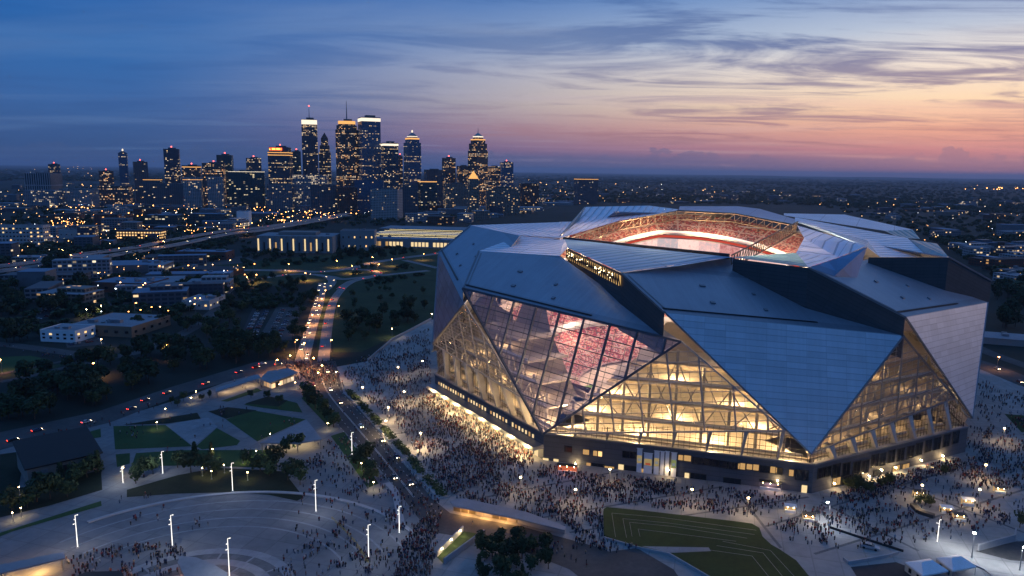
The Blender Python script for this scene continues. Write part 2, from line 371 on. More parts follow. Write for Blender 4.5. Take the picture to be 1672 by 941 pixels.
M_['crownamber'] = emat('amber_crown_light', (1, .48, .14), 1.2, False)
M_['beacon'] = emat('red_beacon', (1, .10, .07), 7., False)
M_['lampamber'] = emat('amber_lamp', (1, .42, .10), 60., False)
M_['lampwarm'] = emat('warm_lamp', (1, .66, .30), 60., False)
M_['lampwhite'] = emat('white_lamp', (.92, .96, 1), 80., False)
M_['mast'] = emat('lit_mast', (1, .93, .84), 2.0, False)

# ================================================================== GROUND
def sheet(name, mat, px, z, kind='structure', thick=0.):
    pts = [G(x, y, z) for x, y in px]
    # make it face up
    a = sum(pts[i].x*pts[(i+1) % len(pts)].y-pts[(i+1) % len(pts)].x*pts[i].y for i in range(len(pts)))
    if a < 0: pts.reverse()
    mb = MB(); mb.poly(pts)
    if thick:
        for i in range(len(pts)):
            p, q = pts[i], pts[(i+1) % len(pts)]
            mb.poly([p-Vector((0, 0, thick)), q-Vector((0, 0, thick)), q, p])
    return mb.build(name, M_[mat], kind=kind)
def smooth(pts, n=6):
    out = []; L = len(pts)
    for i in range(L-1):
        p0, p1, p2, p3 = (Vector(pts[max(min(i+k, L-1), 0)]) for k in (-1, 0, 1, 2))
        for j in range(n):
            t = j/n; out.append(.5*((2*p1)+(p2-p0)*t+(2*p0-5*p1+4*p2-p3)*t*t+(3*p1-p0-3*p2+p3)*t**3))
    out.append(Vector(pts[-1])); return out
def offs(pts, o):
    out = []
    for k, p in enumerate(pts):
        d = (pts[min(k+1, len(pts)-1)]-pts[max(k-1, 0)]); d.z = 0; d.normalize(); out.append(p+Vector((-d.y, d.x, 0))*o)
    return out
def ribbon_pts(mb, pts, w, z=None, mi=0):
    a, c = offs(pts, w/2), offs(pts, -w/2); u = 0
    for k in range(len(pts)-1):
        L = (pts[k+1]-pts[k]).length; mb.poly([c[k], c[k+1], a[k+1], a[k]], mi, [(u, 0), (u+L, 0), (u+L, w), (u, w)]); u += L
def ribbon(name, mat, px, w, z, n=5, kind='structure', kerb=False):
    pts = smooth([G(x, y, z) for x, y in px], n); mb = MB(); ribbon_pts(mb, pts, w)
    if kerb:
        for s in (1, -1):
            e = offs(pts, s*(w/2+.15))
            for p, q in zip(e, e[1:]): mb.bar(p+Vector((0, 0, .03)), q+Vector((0, 0, .03)), .14, .3, 1)
    return mb.build(name, [M_[mat], M_['kerb']], kind=kind), pts

xs = [-60000, -20000, -8000, -3500, -1500, -700, -300, 0, 300, 700, 1500, 3500, 8000, 20000, 60000]
gm = MB()
for x0, x1 in zip(xs, xs[1:]):
    for y0, y1 in zip(xs, xs[1:]): gm.poly([(x0, y0, 0), (x1, y0, 0), (x1, y1, 0), (x0, y1, 0)])
gm.build('ground', M_['ground'], kind='structure')
# low wooded ridges on the horizon
hm = MB()
def ridge(x0, x1, Y, dep, h, seed, n=70):
    r_ = random.Random(seed); hs = [h*(.35+.65*mnoise.noise((i*.11+seed, seed*1.7, 0))+.25*mnoise.noise((i*.4, seed, 3)))*math.sin(math.pi*i/n)**.5 for i in range(n+1)]
    for i in range(n):
        a, c = x0+(x1-x0)*i/n, x0+(x1-x0)*(i+1)/n; h0, h1 = max(hs[i], 1), max(hs[i+1], 1)
        hm.poly([(a, Y-dep, -1), (c, Y-dep, -1), (c, Y, h1), (a, Y, h0)]); hm.poly([(a, Y, h0), (c, Y, h1), (c, Y+dep, -1), (a, Y+dep, -1)])
ridge(-30000, 16000, 27000, 2500, 70, 3); ridge(6000, 22000, 21000, 2600, 110, 8); ridge(2000, 30000, 30000, 3000, 95, 5); ridge(-14000, 9000, 14000, 1500, 40, 11); ridge(3000, 12000, 9500, 1200, 34, 12)
hm.build('hills', M_['ground'], kind='structure')

sheet('plaza', 'pave', [(600, 590), (640, 556), (705, 522), (900, 500), (1250, 500), (1600, 600), (1690, 640), (1900, 720), (2150, 1250), (-500, 1250), (-400, 930), (-120, 880), (0, 852), (110, 815), (205, 792), (300, 760), (440, 700), (500, 640), (545, 600)], .05)
# park north of the circular plaza: paved base, lawns and beds on top
M_['pavedim'] = groundmat('dimmed_plaza_concrete', [(.14, .14, .145), (.19, .19, .195), (.25, .245, .24)], .02, .25, joints=9., jc=.8)  # plaza concrete darkened; the left side's dimming is put into its colour
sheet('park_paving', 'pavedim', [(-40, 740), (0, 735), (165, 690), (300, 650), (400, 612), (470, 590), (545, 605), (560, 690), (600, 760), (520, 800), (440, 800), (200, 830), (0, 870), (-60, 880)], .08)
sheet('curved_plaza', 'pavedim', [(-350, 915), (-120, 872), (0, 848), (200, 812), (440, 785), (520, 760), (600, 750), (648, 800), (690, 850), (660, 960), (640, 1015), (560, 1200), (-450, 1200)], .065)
for nm, mt, px, z in [
    ('lawn', 'lawn', [(185, 696), (270, 694), (314, 729), (188, 734)], .16),
    ('planting_bed', 'mulch', [(200, 694), (322, 674), (328, 684), (270, 692)], .20),
    ('pale_terrace', 'pave2', [(270, 694), (322, 684), (340, 682), (355, 697), (316, 729)], .20),
    ('lawn', 'lawn', [(369, 685), (412, 670), (499, 685), (420, 721)], .16),
    ('lawn', 'lawn', [(320, 729), (354, 699), (392, 720), (387, 727), (330, 734)], .16),
    ('planting_bed', 'mulch', [(340, 672), (372, 665), (420, 670), (369, 684)], .19),
    ('lawn', 'lawn', [(398, 661), (438, 647), (485, 658), (494, 674), (427, 666)], .16),
    ('planting_bed', 'mulch', [(400, 659), (438, 647), (470, 654), (455, 664)], .20),
    ('lawn', 'lawn', [(360, 655), (420, 634), (428, 638), (372, 656)], .16),
    ('lawn', 'mulch', [(207, 812), (207, 800), (290, 776), (354, 764), (420, 767), (463, 770), (496, 812), (485, 818), (438, 808), (372, 804), (290, 806)], .16),
    ('lawn', 'lawn', [(189, 742), (212, 740), (212, 757), (191, 763)], .16), ('lawn', 'lawn', [(222, 740), (300, 735), (440, 735), (455, 755), (440, 764), (300, 760), (215, 762)], .16),
    ('lawn', 'mulch', [(-20, 745), (28, 738), (36, 765), (30, 800), (-30, 812)], .16), ('lawn', 'lawn', [(64, 729), (164, 700), (165, 714), (65, 730)], .16),
    ('lawn', 'mulch', [(-10, 800), (45, 795), (165, 768), (167, 800), (80, 826), (-20, 850)], .14), ('lawn', 'lawn', [(-30, 880), (0, 870), (165, 818), (166, 826), (20, 868), (-20, 884)], .16),
    ('lawn', 'lawn', [(492, 650), (506, 642), (548, 690), (536, 697)], .16), ('lawn', 'lawn', [(540, 712), (562, 705), (592, 748), (618, 790), (600, 797), (575, 760)], .16),
    ('lawn', 'lawn', [(0, 583), (50, 581), (83, 588), (60, 596), (0, 611)], .06), ('lawn', 'rough', [(12, 622), (95, 600), (110, 594), (60, 598), (0, 616)], .05),
    ('lawn', 'turf', [(1640, 676), (1690, 680), (1700, 712), (1668, 706)], .16),
    ('grass_field', 'rough', [(556, 470), (600, 455), (690, 440), (760, 445), (760, 500), (705, 522), (640, 552), (590, 575), (545, 575), (541, 540), (548, 500)], .03),
    ('grass_verge', 'rough', [(325, 470), (330, 436), (440, 424), (600, 410), (740, 398), (770, 410), (760, 445), (690, 440), (600, 455), (560, 468), (541, 500), (530, 560), (516, 575), (524, 500), (520, 465)], .02),
    ('parking_lot', 'asphalt_dark', [(383, 571), (413, 502), (440, 505), (395, 571)], .05), ('parking_lot', 'asphalt', [(422, 553), (451, 502), (493, 501), (477, 556)], .05),
    ('parking_lot', 'asphalt_dark', [(30, 512), (95, 495), (125, 500), (52, 528)], .05), ('parking_lot', 'asphalt', [(140, 500), (200, 488), (225, 492), (165, 506)], .05),
    ('parking_lot', 'asphalt', [(100, 545), (150, 540), (172, 562), (110, 568)], .05), ('parking_lot', 'asphalt_dark', [(230, 470), (290, 464), (330, 470), (260, 486)], .05),
    ('parking_lot', 'asphalt', [(110, 385), (160, 382), (168, 392), (115, 398)], .05), ('parking_lot', 'asphalt', [(330, 424), (400, 418), (420, 428), (340, 434)], .05),
    ('parking_lot', 'asphalt', [(560, 330), (640, 326), (660, 340), (570, 344)], .05),
    ('asphalt_pad', 'asphalt_dark', [(1389, 926), (1463, 918), (1484, 926), (1520, 960), (1420, 975)], .12), ('asphalt_pad', 'asphalt', [(1592, 900), (1660, 884), (1720, 884), (1720, 920), (1650, 915)], .12),
    ('service_yard', 'asphalt', [(962, 905), (1040, 895), (1100, 930), (1130, 975), (1010, 975)], .10)]:
    sheet(nm, mt, px, z)
sheet('street', 'asphalt', [(-60, 744), (0, 706), (160, 672), (280, 632), (414, 592), (472, 586), (500, 598), (470, 606), (414, 612), (304, 642), (180, 690), (0, 734), (-60, 755)], .11)
sheet('boulevard', 'asphalt', [(478, 590), (548, 590), (560, 640), (610, 695), (655, 752), (706, 815), (735, 838), (860, 862), (985, 896), (1060, 935), (1090, 985), (1000, 985), (930, 930), (830, 890), (700, 868), (648, 800), (600, 742), (548, 690), (500, 622)], .11)
M_['carriage'] = groundmat('pale_carriageway', [(.14, .135, .13), (.20, .195, .19), (.25, .245, .24)], .05, .5)
# avenue: two carriageways
avl = [(527, 462), (521, 492), (508, 535), (493, 590)]; avr = [(560, 470), (545, 490), (536, 525), (528, 590)]
_, AVL = ribbon('avenue', 'carriage', avl, 9, .10, kerb=True); _, AVR = ribbon('avenue', 'carriage', avr, 7.5, .10, kerb=True)
mk = MB()
for px_, o in ((avl, (-1.7, 1.7)), (avr, (0,))):
    pp = smooth([G(x, y, .14) for x, y in px_], 14)
    for q in o:
        e = offs(pp, q)
        for k in range(0, len(e)-1, 3): mk.bar(e[k], e[k].lerp(e[k+1], .7), .16, .02)
bl = smooth([G(x, y, .15) for x, y in [(520, 600), (535, 640), (580, 695), (628, 752), (676, 812)]], 20)
for o in (-7.5, -4, 4, 7.5):
    e = offs(bl, o)
    for k in range(0, len(e)-1, 2): mk.bar(e[k], e[k].lerp(e[k+1], .6), .16, .02)
for o in (-.25, .25):
    e = offs(bl, o)
    for k in range(len(e)-1): mk.bar(e[k], e[k+1], .14, .02)
mk.build('road_marking', M_['paint'], kind='structure')
ROADS = [([(330, 440), (380, 441), (469, 442), (523, 444), (574, 438), (610, 429), (661, 421), (716, 414), (780, 404)], 13), ([(408, 461), (431, 454), (482, 448), (518, 449), (538, 454), (542, 462), (530, 474)], 9),
         ([(556, 472), (574, 460), (599, 454), (615, 449), (617, 445), (597, 441), (559, 440)], 9), ([(520, 450), (540, 452), (560, 456), (600, 452), (640, 448), (700, 442)], 9), ([(660, 425), (690, 432), (715, 438)], 8),
         ([(0, 611), (83, 594), (110, 588)], 4), ([(0, 624), (60, 612), (99, 602), (160, 590)], 6), ([(-40, 566), (0, 562), (110, 576), (166, 584), (221, 576), (268, 558), (304, 542), (330, 525), (360, 500)], 11),
         ([(0, 338), (100, 340), (160, 330), (240, 318)], 12), ([(95, 400), (104, 375), (112, 358), (124, 345), (150, 318)], 12), ([(440, 372), (560, 345), (620, 338), (660, 332), (720, 326)], 14), ([(560, 350), (480, 352), (420, 346), (300, 336), (180, 326)], 12),
         ([(700, 330), (800, 322), (900, 318), (1000, 312)], 11), ([(1400, 330), (1480, 342), (1560, 350), (1672, 352)], 16), ([(1200, 318), (1300, 322), (1400, 330)], 10), ([(1590, 385), (1640, 384), (1690, 380)], 12), ([(860, 350), (900, 338), (930, 322), (960, 314)], 9),
         ([(215, 440), (300, 433), (380, 437)], 8)]
for i, (px_, w) in enumerate(ROADS): ribbon('road', 'carriage' if i < 5 else 'asphalt', px_, w, .08+.012*i, kerb=i < 5)
ribbon('concourse_road', 'asphalt', [(1560, 582), (1610, 598), (1690, 630)], 20, .13)
ribbon('concourse_road', 'asphalt', [(1580, 560), (1620, 578), (1700, 606)], 12, .16)

# circular plaza with striped paving
cc = G(306, 985, 0); cmb = MB()
def arcstrip(mb, r0, r1, a0, a1, z, mi=0, n=40):
    for k in range(n):
        t0, t1 = a0+(a1-a0)*k/n, a0+(a1-a0)*(k+1)/n
        f = lambda r, t: (cc.x+r*math.cos(t), cc.y+r*math.sin(t), z)
        mb.poly([f(r0, t0), f(r1, t0), f(r1, t1), f(r0, t1)], mi, [(r0*t0, r0), (r0*t0, r1), (r0*t1, r1), (r0*t1, r0)])
Rc = (G(480, 935, 0)-cc).length
for k in range(9):
    r0 = Rc*(1-.11*k); arcstrip(cmb, r0-Rc*.11, r0, R(-20), R(200), .10+.0, k % 2, 48)
for k in range(7):
    a = R(20+24*k); cmb.bar((cc.x+Rc*.2*math.cos(a), cc.y+Rc*.2*math.sin(a), .13), (cc.x+Rc*math.cos(a), cc.y+Rc*math.sin(a), .13), .7, .06, 0)
M_['stripe_dark'] = groundmat('dark_paver', [(.09, .095, .10), (.13, .135, .14), (.17, .17, .175)], .2, .9, joints=3.)
cmb.build('striped_paving', [M_['pave2'], M_['stripe_dark']], kind='structure')
R2 = (G(359, 806, 0)-cc).length
rb = MB(); arcstrip(rb, R2-2.2, R2-.6, R(35), R(140), .55, 0, 60)
for k in range(60):
    t0, t1 = R(35+105*k/60), R(35+105*(k+1)/60)
    for r_ in (R2-2.2, R2-.6): rb.poly([(cc.x+r_*math.cos(t0), cc.y+r_*math.sin(t0), .0), (cc.x+r_*math.cos(t1), cc.y+r_*math.sin(t1), .0), (cc.x+r_*math.cos(t1), cc.y+r_*math.sin(t1), .55), (cc.x+r_*math.cos(t0), cc.y+r_*math.sin(t0), .55)])
tag(rb.build('seat_wall', M_['conc']), 'long curved pale concrete seat wall edging the dark sloped lawn', 'wall')
am = MB()
for k in range(4): arcstrip(am, R2-9-7*k, R2-8.2-7*k, R(30), R(150), .085, 0, 50)
for a_, c_ in [((742, 822), (1010, 770)), ((860, 850), (1180, 795)), ((930, 870), (1320, 812)), ((1250, 860), (1580, 760)), ((1330, 905), (1672, 800)), ((1340, 820), (1500, 900)), ((1440, 780), (1672, 870)), ((1200, 800), (1275, 895)), ((600, 660), (705, 640)), ((640, 710), (760, 690)), ((690, 770), (850, 750))]:
    p0, p1 = G(*a_), G(*c_); am.bar(p0+Vector((0, 0, .02)), p1+Vector((0, 0, .02)), 1.1, .1, 1)
am.build('paving_band', [M_['pave2'], M_['stripe_dark']], kind='structure')

# raised practice lawn with turf terraces
LAWN = [(985, 836), (986, 831), (991, 828), (1060, 835), (1199, 851), (1228, 855), (1240, 862), (1245, 876), (1259, 889), (1273, 897), (1300, 915), (1345, 970), (1200, 985), (1163, 943), (1093, 903), (1044, 893), (1001, 880), (986, 873)]
sheet('turf_lawn', 'turf', LAWN, .7, thick=.7)
lm = MB()
for px_ in ([(1005, 877), (999, 838), (1080, 845), (1235, 866)], [(1023, 878), (1017, 847), (1090, 854), (1232, 873)], [(1032, 876), (1028, 853), (1100, 860), (1220, 879)], [(1045, 876), (1042, 864), (1100, 871), (1202, 884)], [(1150, 897), (1228, 908), (1262, 950)], [(1170, 891), (1246, 903), (1285, 950)], [(1180, 884), (1258, 899), (1305, 950)]):
    pp = [G(x, y, .73) for x, y in px_]
    for a, c in zip(pp, pp[1:]): lm.bar(a, c, .10, .05)
lm.build('turf_marking', M_['kerb'], kind='structure')
sheet('access_ramp', 'pave2', [(1047, 892), (1157, 894), (1161, 900), (1095, 903)], .76)

# ================================================================== STADIUM
SC = Vector((102.4, 431, 0)); PH = -.641
stad = thing('stadium', 'huge faceted silver stadium with open glowing roof and triangular glass walls', 'stadium', (0, 0, 0))
def Mo(Rr, a, h, k):
    th = PH+k*math.pi/4+a; return Vector((SC.x+Rr*math.sin(th), SC.y-Rr*math.cos(th), h))
Bs = {k: Mo(148, 0, 0, k) for k in range(8)}
Bs[0] = G(887, 751); Bs[1] = G(1325, 806); Bs[2] = G(1576, 738)
wing = {}
for k in range(8):
    up = 0 if k in (0, 1, 2, 3) else -4 if k == 6 else 2 if k == 4 else 10
    wing[k] = dict(T=Mo(150.7, 0, 18, k), U=Mo(145, -.433, 73+up*.6, k), V=Mo(147.7, .372, 63.5, k), W=Mo(124, -.637, 90+up, k), X=Mo(98, .16, 92+up, k))
wing[0].update(T=P(887, 709, 309), U=P(756, 471, 362), V=P(1112, 558, 287.3), W=P(782, 410, 395))
wing[1].update(T=P(1325, 742, 282), U=P(1085, 510, 292), V=P(1476, 548, 305.7), W=P(1015, 446, 320.6))
wing[2].update(T=P(1588, 683, 339), U=P(1478, 518, 305.2), V=P(1613, 494, 384.6), W=P(1320, 437, 316))
wing[3].update(W=P(1549, 420, 372), U=P(1619, 459, 389))
wing[7].update(T=P(706, 562, 412), U=P(716, 413, 471.5), V=P(757, 497, 358.9), W=P(769, 368, 488.9))
wing[0]['X'] = onpl(914, 418, wing[0]['U'], wing[0]['V'], wing[0]['W'])
wing[1]['X'] = onpl(1197, 421, wing[1]['U'], wing[1]['V'], wing[1]['W'])
wing[2]['X'] = onpl(1418, 424, wing[2]['U'], wing[2]['V'], wing[2]['W'])
wing[7]['X'] = onpl(849, 385, wing[7]['U'], wing[7]['V'], wing[7]['W'])
# ring of the roof opening
OC = [P(922, 390, 428), P(1050, 405, 372), P(1195, 420, 345), P(1300, 413, 368), P(1313, 389, 418), P(1301, 368, 470), P(1200, 348, 510), P(1105, 344, 520), P(1010, 361, 500)]
Zp = {0: P(915, 389, 425), 1: P(927, 405, 372), 2: P(1197, 422, 342), 3: P(1418, 420, 362)}
def solid(o, t=.7):
    md = o.modifiers.new('thickness', 'SOLIDIFY'); md.thickness = t; md.offset = -1; return o
def facing(pts, out):                      # order a polygon so that it faces along out
    n = (pts[1]-pts[0]).cross(pts[-1]-pts[0])
    if n.length < 1e-6: n = (pts[2]-pts[1]).cross(pts[-1]-pts[1])
    return pts if n.dot(out) > 0 else [pts[1], pts[0]]+list(reversed(pts[2:]))
def lattice(mb, A, B_, C, nu, nv, w1, w2, off, skew=0., edge=True):
    """bars on the triangle A-B-C: parallel to A-B and across it"""
    n = (B_-A).cross(C-A).normalized()
    e1 = (B_-A).normalized(); e2 = n.cross(e1); L = (B_-A).length; H = (C-A).dot(e2)
    tri = [((0, 0)), (L, 0), ((C-A).dot(e1), H)]
    def clip(p, d):
        ts = []
        for i in range(3):
            a, c = tri[i], tri[(i+1) % 3]; ex, ey = c[0]-a[0], c[1]-a[1]; den = d[0]*ey-d[1]*ex
            if abs(den) < 1e-9: continue
            t = ((a[0]-p[0])*ey-(a[1]-p[1])*ex)/den; s = ((a[0]-p[0])*d[1]-(a[1]-p[1])*d[0])/den
            if -1e-6 <= s <= 1+1e-6: ts.append(t)
        return (min(ts), max(ts)) if len(ts) > 1 and max(ts)-min(ts) > .5 else None
    Wd = lambda q: A+e1*q[0]+e2*q[1]+n*off
    for i in range(1, nv):
        p = (0, H*i/nv); r_ = clip(p, (1, 0))
        if r_: mb.bar(Wd((p[0]+r_[0], p[1])), Wd((p[0]+r_[1], p[1])), w2)
    dv = Vector((skew, 1)).normalized()
    for i in range(-nu, 2*nu):
        p = (L*(i+.5)/nu, 0); r_ = clip(p, (dv.x, dv.y))
        if r_: mb.bar(Wd((p[0]+dv.x*r_[0], p[1]+dv.y*r_[0])), Wd((p[0]+dv.x*r_[1], p[1]+dv.y*r_[1])), w1)
    if edge:
        for a, c in ((A, B_), (B_, C), (C, A)): mb.bar(a+n*off, c+n*off, max(w1, w2)*1.15)

for k in range(8):
    w = wing[k]; T, U, V, Wp, X = (w[c] for c in 'TUVWX')
    outv = (T-SC); outv.z = 0
    tri = facing([U, V, T], outv)
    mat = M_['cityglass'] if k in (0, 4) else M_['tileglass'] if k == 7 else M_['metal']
    nm = 'window_wall' if k in (0, 4) else 'wing_face'
    # first edge runs along the eaves, so the seams follow it
    mb = MB(); mb.poly(tri); o = mb.build(nm, mat, stad)
    if k in (0, 4):
        lm_ = MB(); lattice(lm_, tri[0], tri[1], T, 9, 8, .85, .38, .25)
        l2 = MB(); lattice(l2, tri[0], tri[1], T, 18, 24, .14, .14, .12, edge=False)
        lm_.build('mullion_grid', M_['bluesteel'], o); l2.build('glazing_grid', M_['bluesteel'], o)
    else: solid(o)
    roof = facing([U, V, X, Wp], Vector((0, 0, 1)))
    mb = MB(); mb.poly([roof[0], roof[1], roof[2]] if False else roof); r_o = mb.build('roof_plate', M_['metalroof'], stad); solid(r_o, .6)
    # eaves gutter: a dark slot a little way up the slope
    n = (V-U).cross(Wp-U).normalized(); n = n if n.z > 0 else -n
    g0 = U.lerp(V, .01)+(Wp-U)*.10+n*.08; g1 = U.lerp(V, .68)+(X-V)*.07+n*.08
    gb = MB(); gb.bar(g0, g1, 1.5, .25); gb.build('gutter', M_['darkgrey'], stad)
    ex = (V-U).normalized(); ey = n.cross(ex); ey = ey if ey.dot(Wp-U) > 0 else -ey; rm = Matrix((ex, ey, n)).transposed()
    for fx_, fy_, sx_, sy_ in ((.30, .30, 2.2, 1.6), (.52, .22, 1.6, 1.6), (.40, .62, 2.6, 1.4), (.62, .48, 1.5, 1.5)):
        c_ = U.lerp(V, fx_).lerp(Wp.lerp(X, fx_), fy_); hb_ = MB(); hb_.box(c_+n*.3, (sx_, sy_, .5), rot=rm); hb_.build('roof_hatch', M_['steel'], stad)
    wk = MB(); wk.bar(U.lerp(Wp, .12)+ex*2.2+n*.15, U.lerp(Wp, .95)+ex*2.2+n*.15, .7, .12); wk.build('maintenance_walkway', M_['steel'], stad)
    # upstand wall below the raised edge of the wing
    D = Vector((0, 0, 1))
    Z = Zp.get(k, Mo(78 if k not in (4, 5, 6) else 100, -.55, (92 if k not in (4, 5, 6) else 84 if k == 6 else 90 if k == 4 else 101), k))
    for a, c, da, dc, mt in ((T, U, 4, 18, 'darkwall'), (U, Wp, 18, 26, 'darkwall'), (Wp, Z, 26, 12, 'darkwall')):
        if mt == 'darkwall' and a is T: 
            q = [a-D*.2, c-D*.2, c-D*dc-(outv.normalized()*3), a-D*da-(outv.normalized()*1)]
        else: q = [a-D*.2, c-D*.2, c-D*dc, a-D*da]
        inw = Vector((-(c-a).y, (c-a).x, 0)); side = facing(q, -inw if inw.dot(SC-a) > 0 else inw)
        if a is T: continue
        mb = MB(); mb.poly([q[1], q[0], q[3], q[2]]); mb.build('side_wall', M_['darkwall'], stad)
    # edge trim along the raised edge
    eb = MB(); eb.bar(T, U, .7); eb.bar(U, Wp, .8); eb.bar(T, V, .7); eb.build('edge_trim', M_['steel'], stad)

# foil roof: cushions from the opening to the wings
def foil(name, mat, pts, sol=.5):
    mb = MB(); mb.poly(pts); o = mb.build(name, M_[mat], stad); return o
w0, w1, w2, w3, w7 = wing[0], wing[1], wing[2], wing[3], wing[7]
foil('foil_panel', 'etfe', [w0['W'], w0['X'], Zp[1], OC[0], P(849, 385.5, 430)])
foil('foil_panel', 'etfe', [w7['W'], w7['X'], P(849, 384.5, 431), Zp[0], P(913, 363, 540)])
foil('foil_panel', 'etfe', [Zp[0], P(936, 362, 545), P(913, 362.5, 545)])
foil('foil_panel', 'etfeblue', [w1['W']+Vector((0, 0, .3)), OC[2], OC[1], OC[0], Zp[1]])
foil('foil_panel', 'etfe', [w1['W'], w1['X'], OC[2], P(1110, 434, 330)])
S2 = onpl(1399, 454, w2['U'], w2['V'], w2['W']); S2 = P(1415, 402, S2.y+14)
foil('foil_panel', 'etfe', [P(1320, 437, 316), P(1368, 421, 355), P(1300, 413, 368), P(1313, 389, 418), P(1301, 368, 470), S2, P(1368, 421, 355)][1:6])
foil('foil_panel', 'etfeteal', [OC[2], P(1320, 436.5, 316.3), P(1300, 413, 368)])
foil('foil_panel', 'etfe', [P(1320, 436.5, 316.3), P(1368, 421, 355), P(1300, 413, 368)])
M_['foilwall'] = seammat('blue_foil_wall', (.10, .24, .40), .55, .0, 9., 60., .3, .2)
rp = lambda x, y: onpl(x, y, w2['U'], w2['V'], w2['W'])+Vector((0, 0, .2))
foil('foil_wall', 'foilwall', [P(1320, 437, 315.8), rp(1362, 452), rp(1399, 454), P(1416, 403, rp(1399, 454).y+14), P(1368, 421.5, rp(1380, 440).y+6)])
foil('foil_panel', 'etfe', [P(1416, 393, 425), P(1482, 389, 455), P(1298, 355, 500), P(1298, 363, 475)])
foil('foil_panel', 'etfe', [P(1437, 420, 378), P(1516, 420, 398), P(1482, 389, 455), P(1416, 393, 425)])
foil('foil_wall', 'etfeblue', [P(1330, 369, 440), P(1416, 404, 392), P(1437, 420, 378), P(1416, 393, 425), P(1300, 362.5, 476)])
foil('foil_panel', 'etfe', [P(1280, 352, 530), P(1444, 377, 500), P(1490, 375, 522), P(1379, 350.5, 578), P(1280, 348.5, 545)])
foil('foil_wall', 'etfeteal', [P(1444, 377, 500), P(1470, 389, 470), P(1502, 390, 490), P(1490, 375, 522)])
foil('foil_wall', 'etfeteal', [P(1485, 391, 452), P(1516, 420, 400), P(1549, 420, 372), P(1530, 398, 440)])
foil('foil_panel', 'etfe', [P(957, 338, 560), P(936, 362, 520), Zp[0], OC[8], OC[7], P(1108, 342, 545), P(1060, 336, 578)])
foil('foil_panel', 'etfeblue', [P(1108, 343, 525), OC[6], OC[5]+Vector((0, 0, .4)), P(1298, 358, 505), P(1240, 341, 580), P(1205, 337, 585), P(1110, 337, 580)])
# steelwork of the opening
def truss(pts, h, name, mat, step=6., w=.55):
    mb = MB(); d = Vector((0, 0, -h)); u = 0
    for a, c in zip(pts, pts[1:]):
        mb.bar(a, c, w*1.3); mb.bar(a+d, c+d, w*1.3); n = max(1, int((c-a).length/step))
        for i in range(n):
            p, q = a.lerp(c, i/n), a.lerp(c, (i+1)/n); mb.bar(p, p+d, w*.7); mb.bar(p+d, q, w*.7)
    return mb.build(name, M_[mat], stad)
tr_pts = [OC[0]-Vector((0, 0, .8)), OC[8]-Vector((0, 0, .8)), OC[7]-Vector((0, 0, .8)), OC[6]-Vector((0, 0, .8)), OC[5]-Vector((0, 0, .8))]
truss(tr_pts, 5.5, 'rim_truss', 'bronze', 6., .4); truss([P(1195, 417, 348), P(1303, 362, 470)], 6.5, 'truss_beam', 'bronze', 5., .45)
truss([P(912, 389, 430), P(955, 339, 557)], 6, 'rim_truss', 'paleSteel', 5.)
bm_ = MB(); bm_.bar(P(920, 391, 427), P(1190, 419, 347), 1.6, 2.6); bm_.build('edge_beam', M_['darkgrey'], stad)
# lit clerestory under the front cushion
cl = MB(); a, c = Zp[1], w1['W']; dz = Vector((0, 0, 1)); inn = Vector((.6, .8, 0))*.6
cl.poly([a-dz*1.2-inn, c-dz*1.2-inn, c-dz*6-inn, a-dz*5.5-inn]); co = cl.build('clerestory', emat('clerestory_glow', (1, .60, .22), .75, False), stad)
ct = MB()
for i in range(26):
    p, q = a.lerp(c, i/26)-inn*1.7, a.lerp(c, (i+1)/26)-inn*1.7; ct.bar(p-dz*1, p-dz*6, .45); ct.bar(p-dz*1, q-dz*6, .4)
ct.build('clerestory_frame', M_['darkgrey'], co)
lb = MB()
for i in range(30):
    p = a.lerp(c, random.random())-inn*2.2-dz*random.uniform(1.5, 4.2); lb.ball(p, random.uniform(.12, .36), 0)
lb.build('lamp_string', emat('clerestory_lamp', (1, .78, .42), 7, False), co)['kind'] = 'stuff'

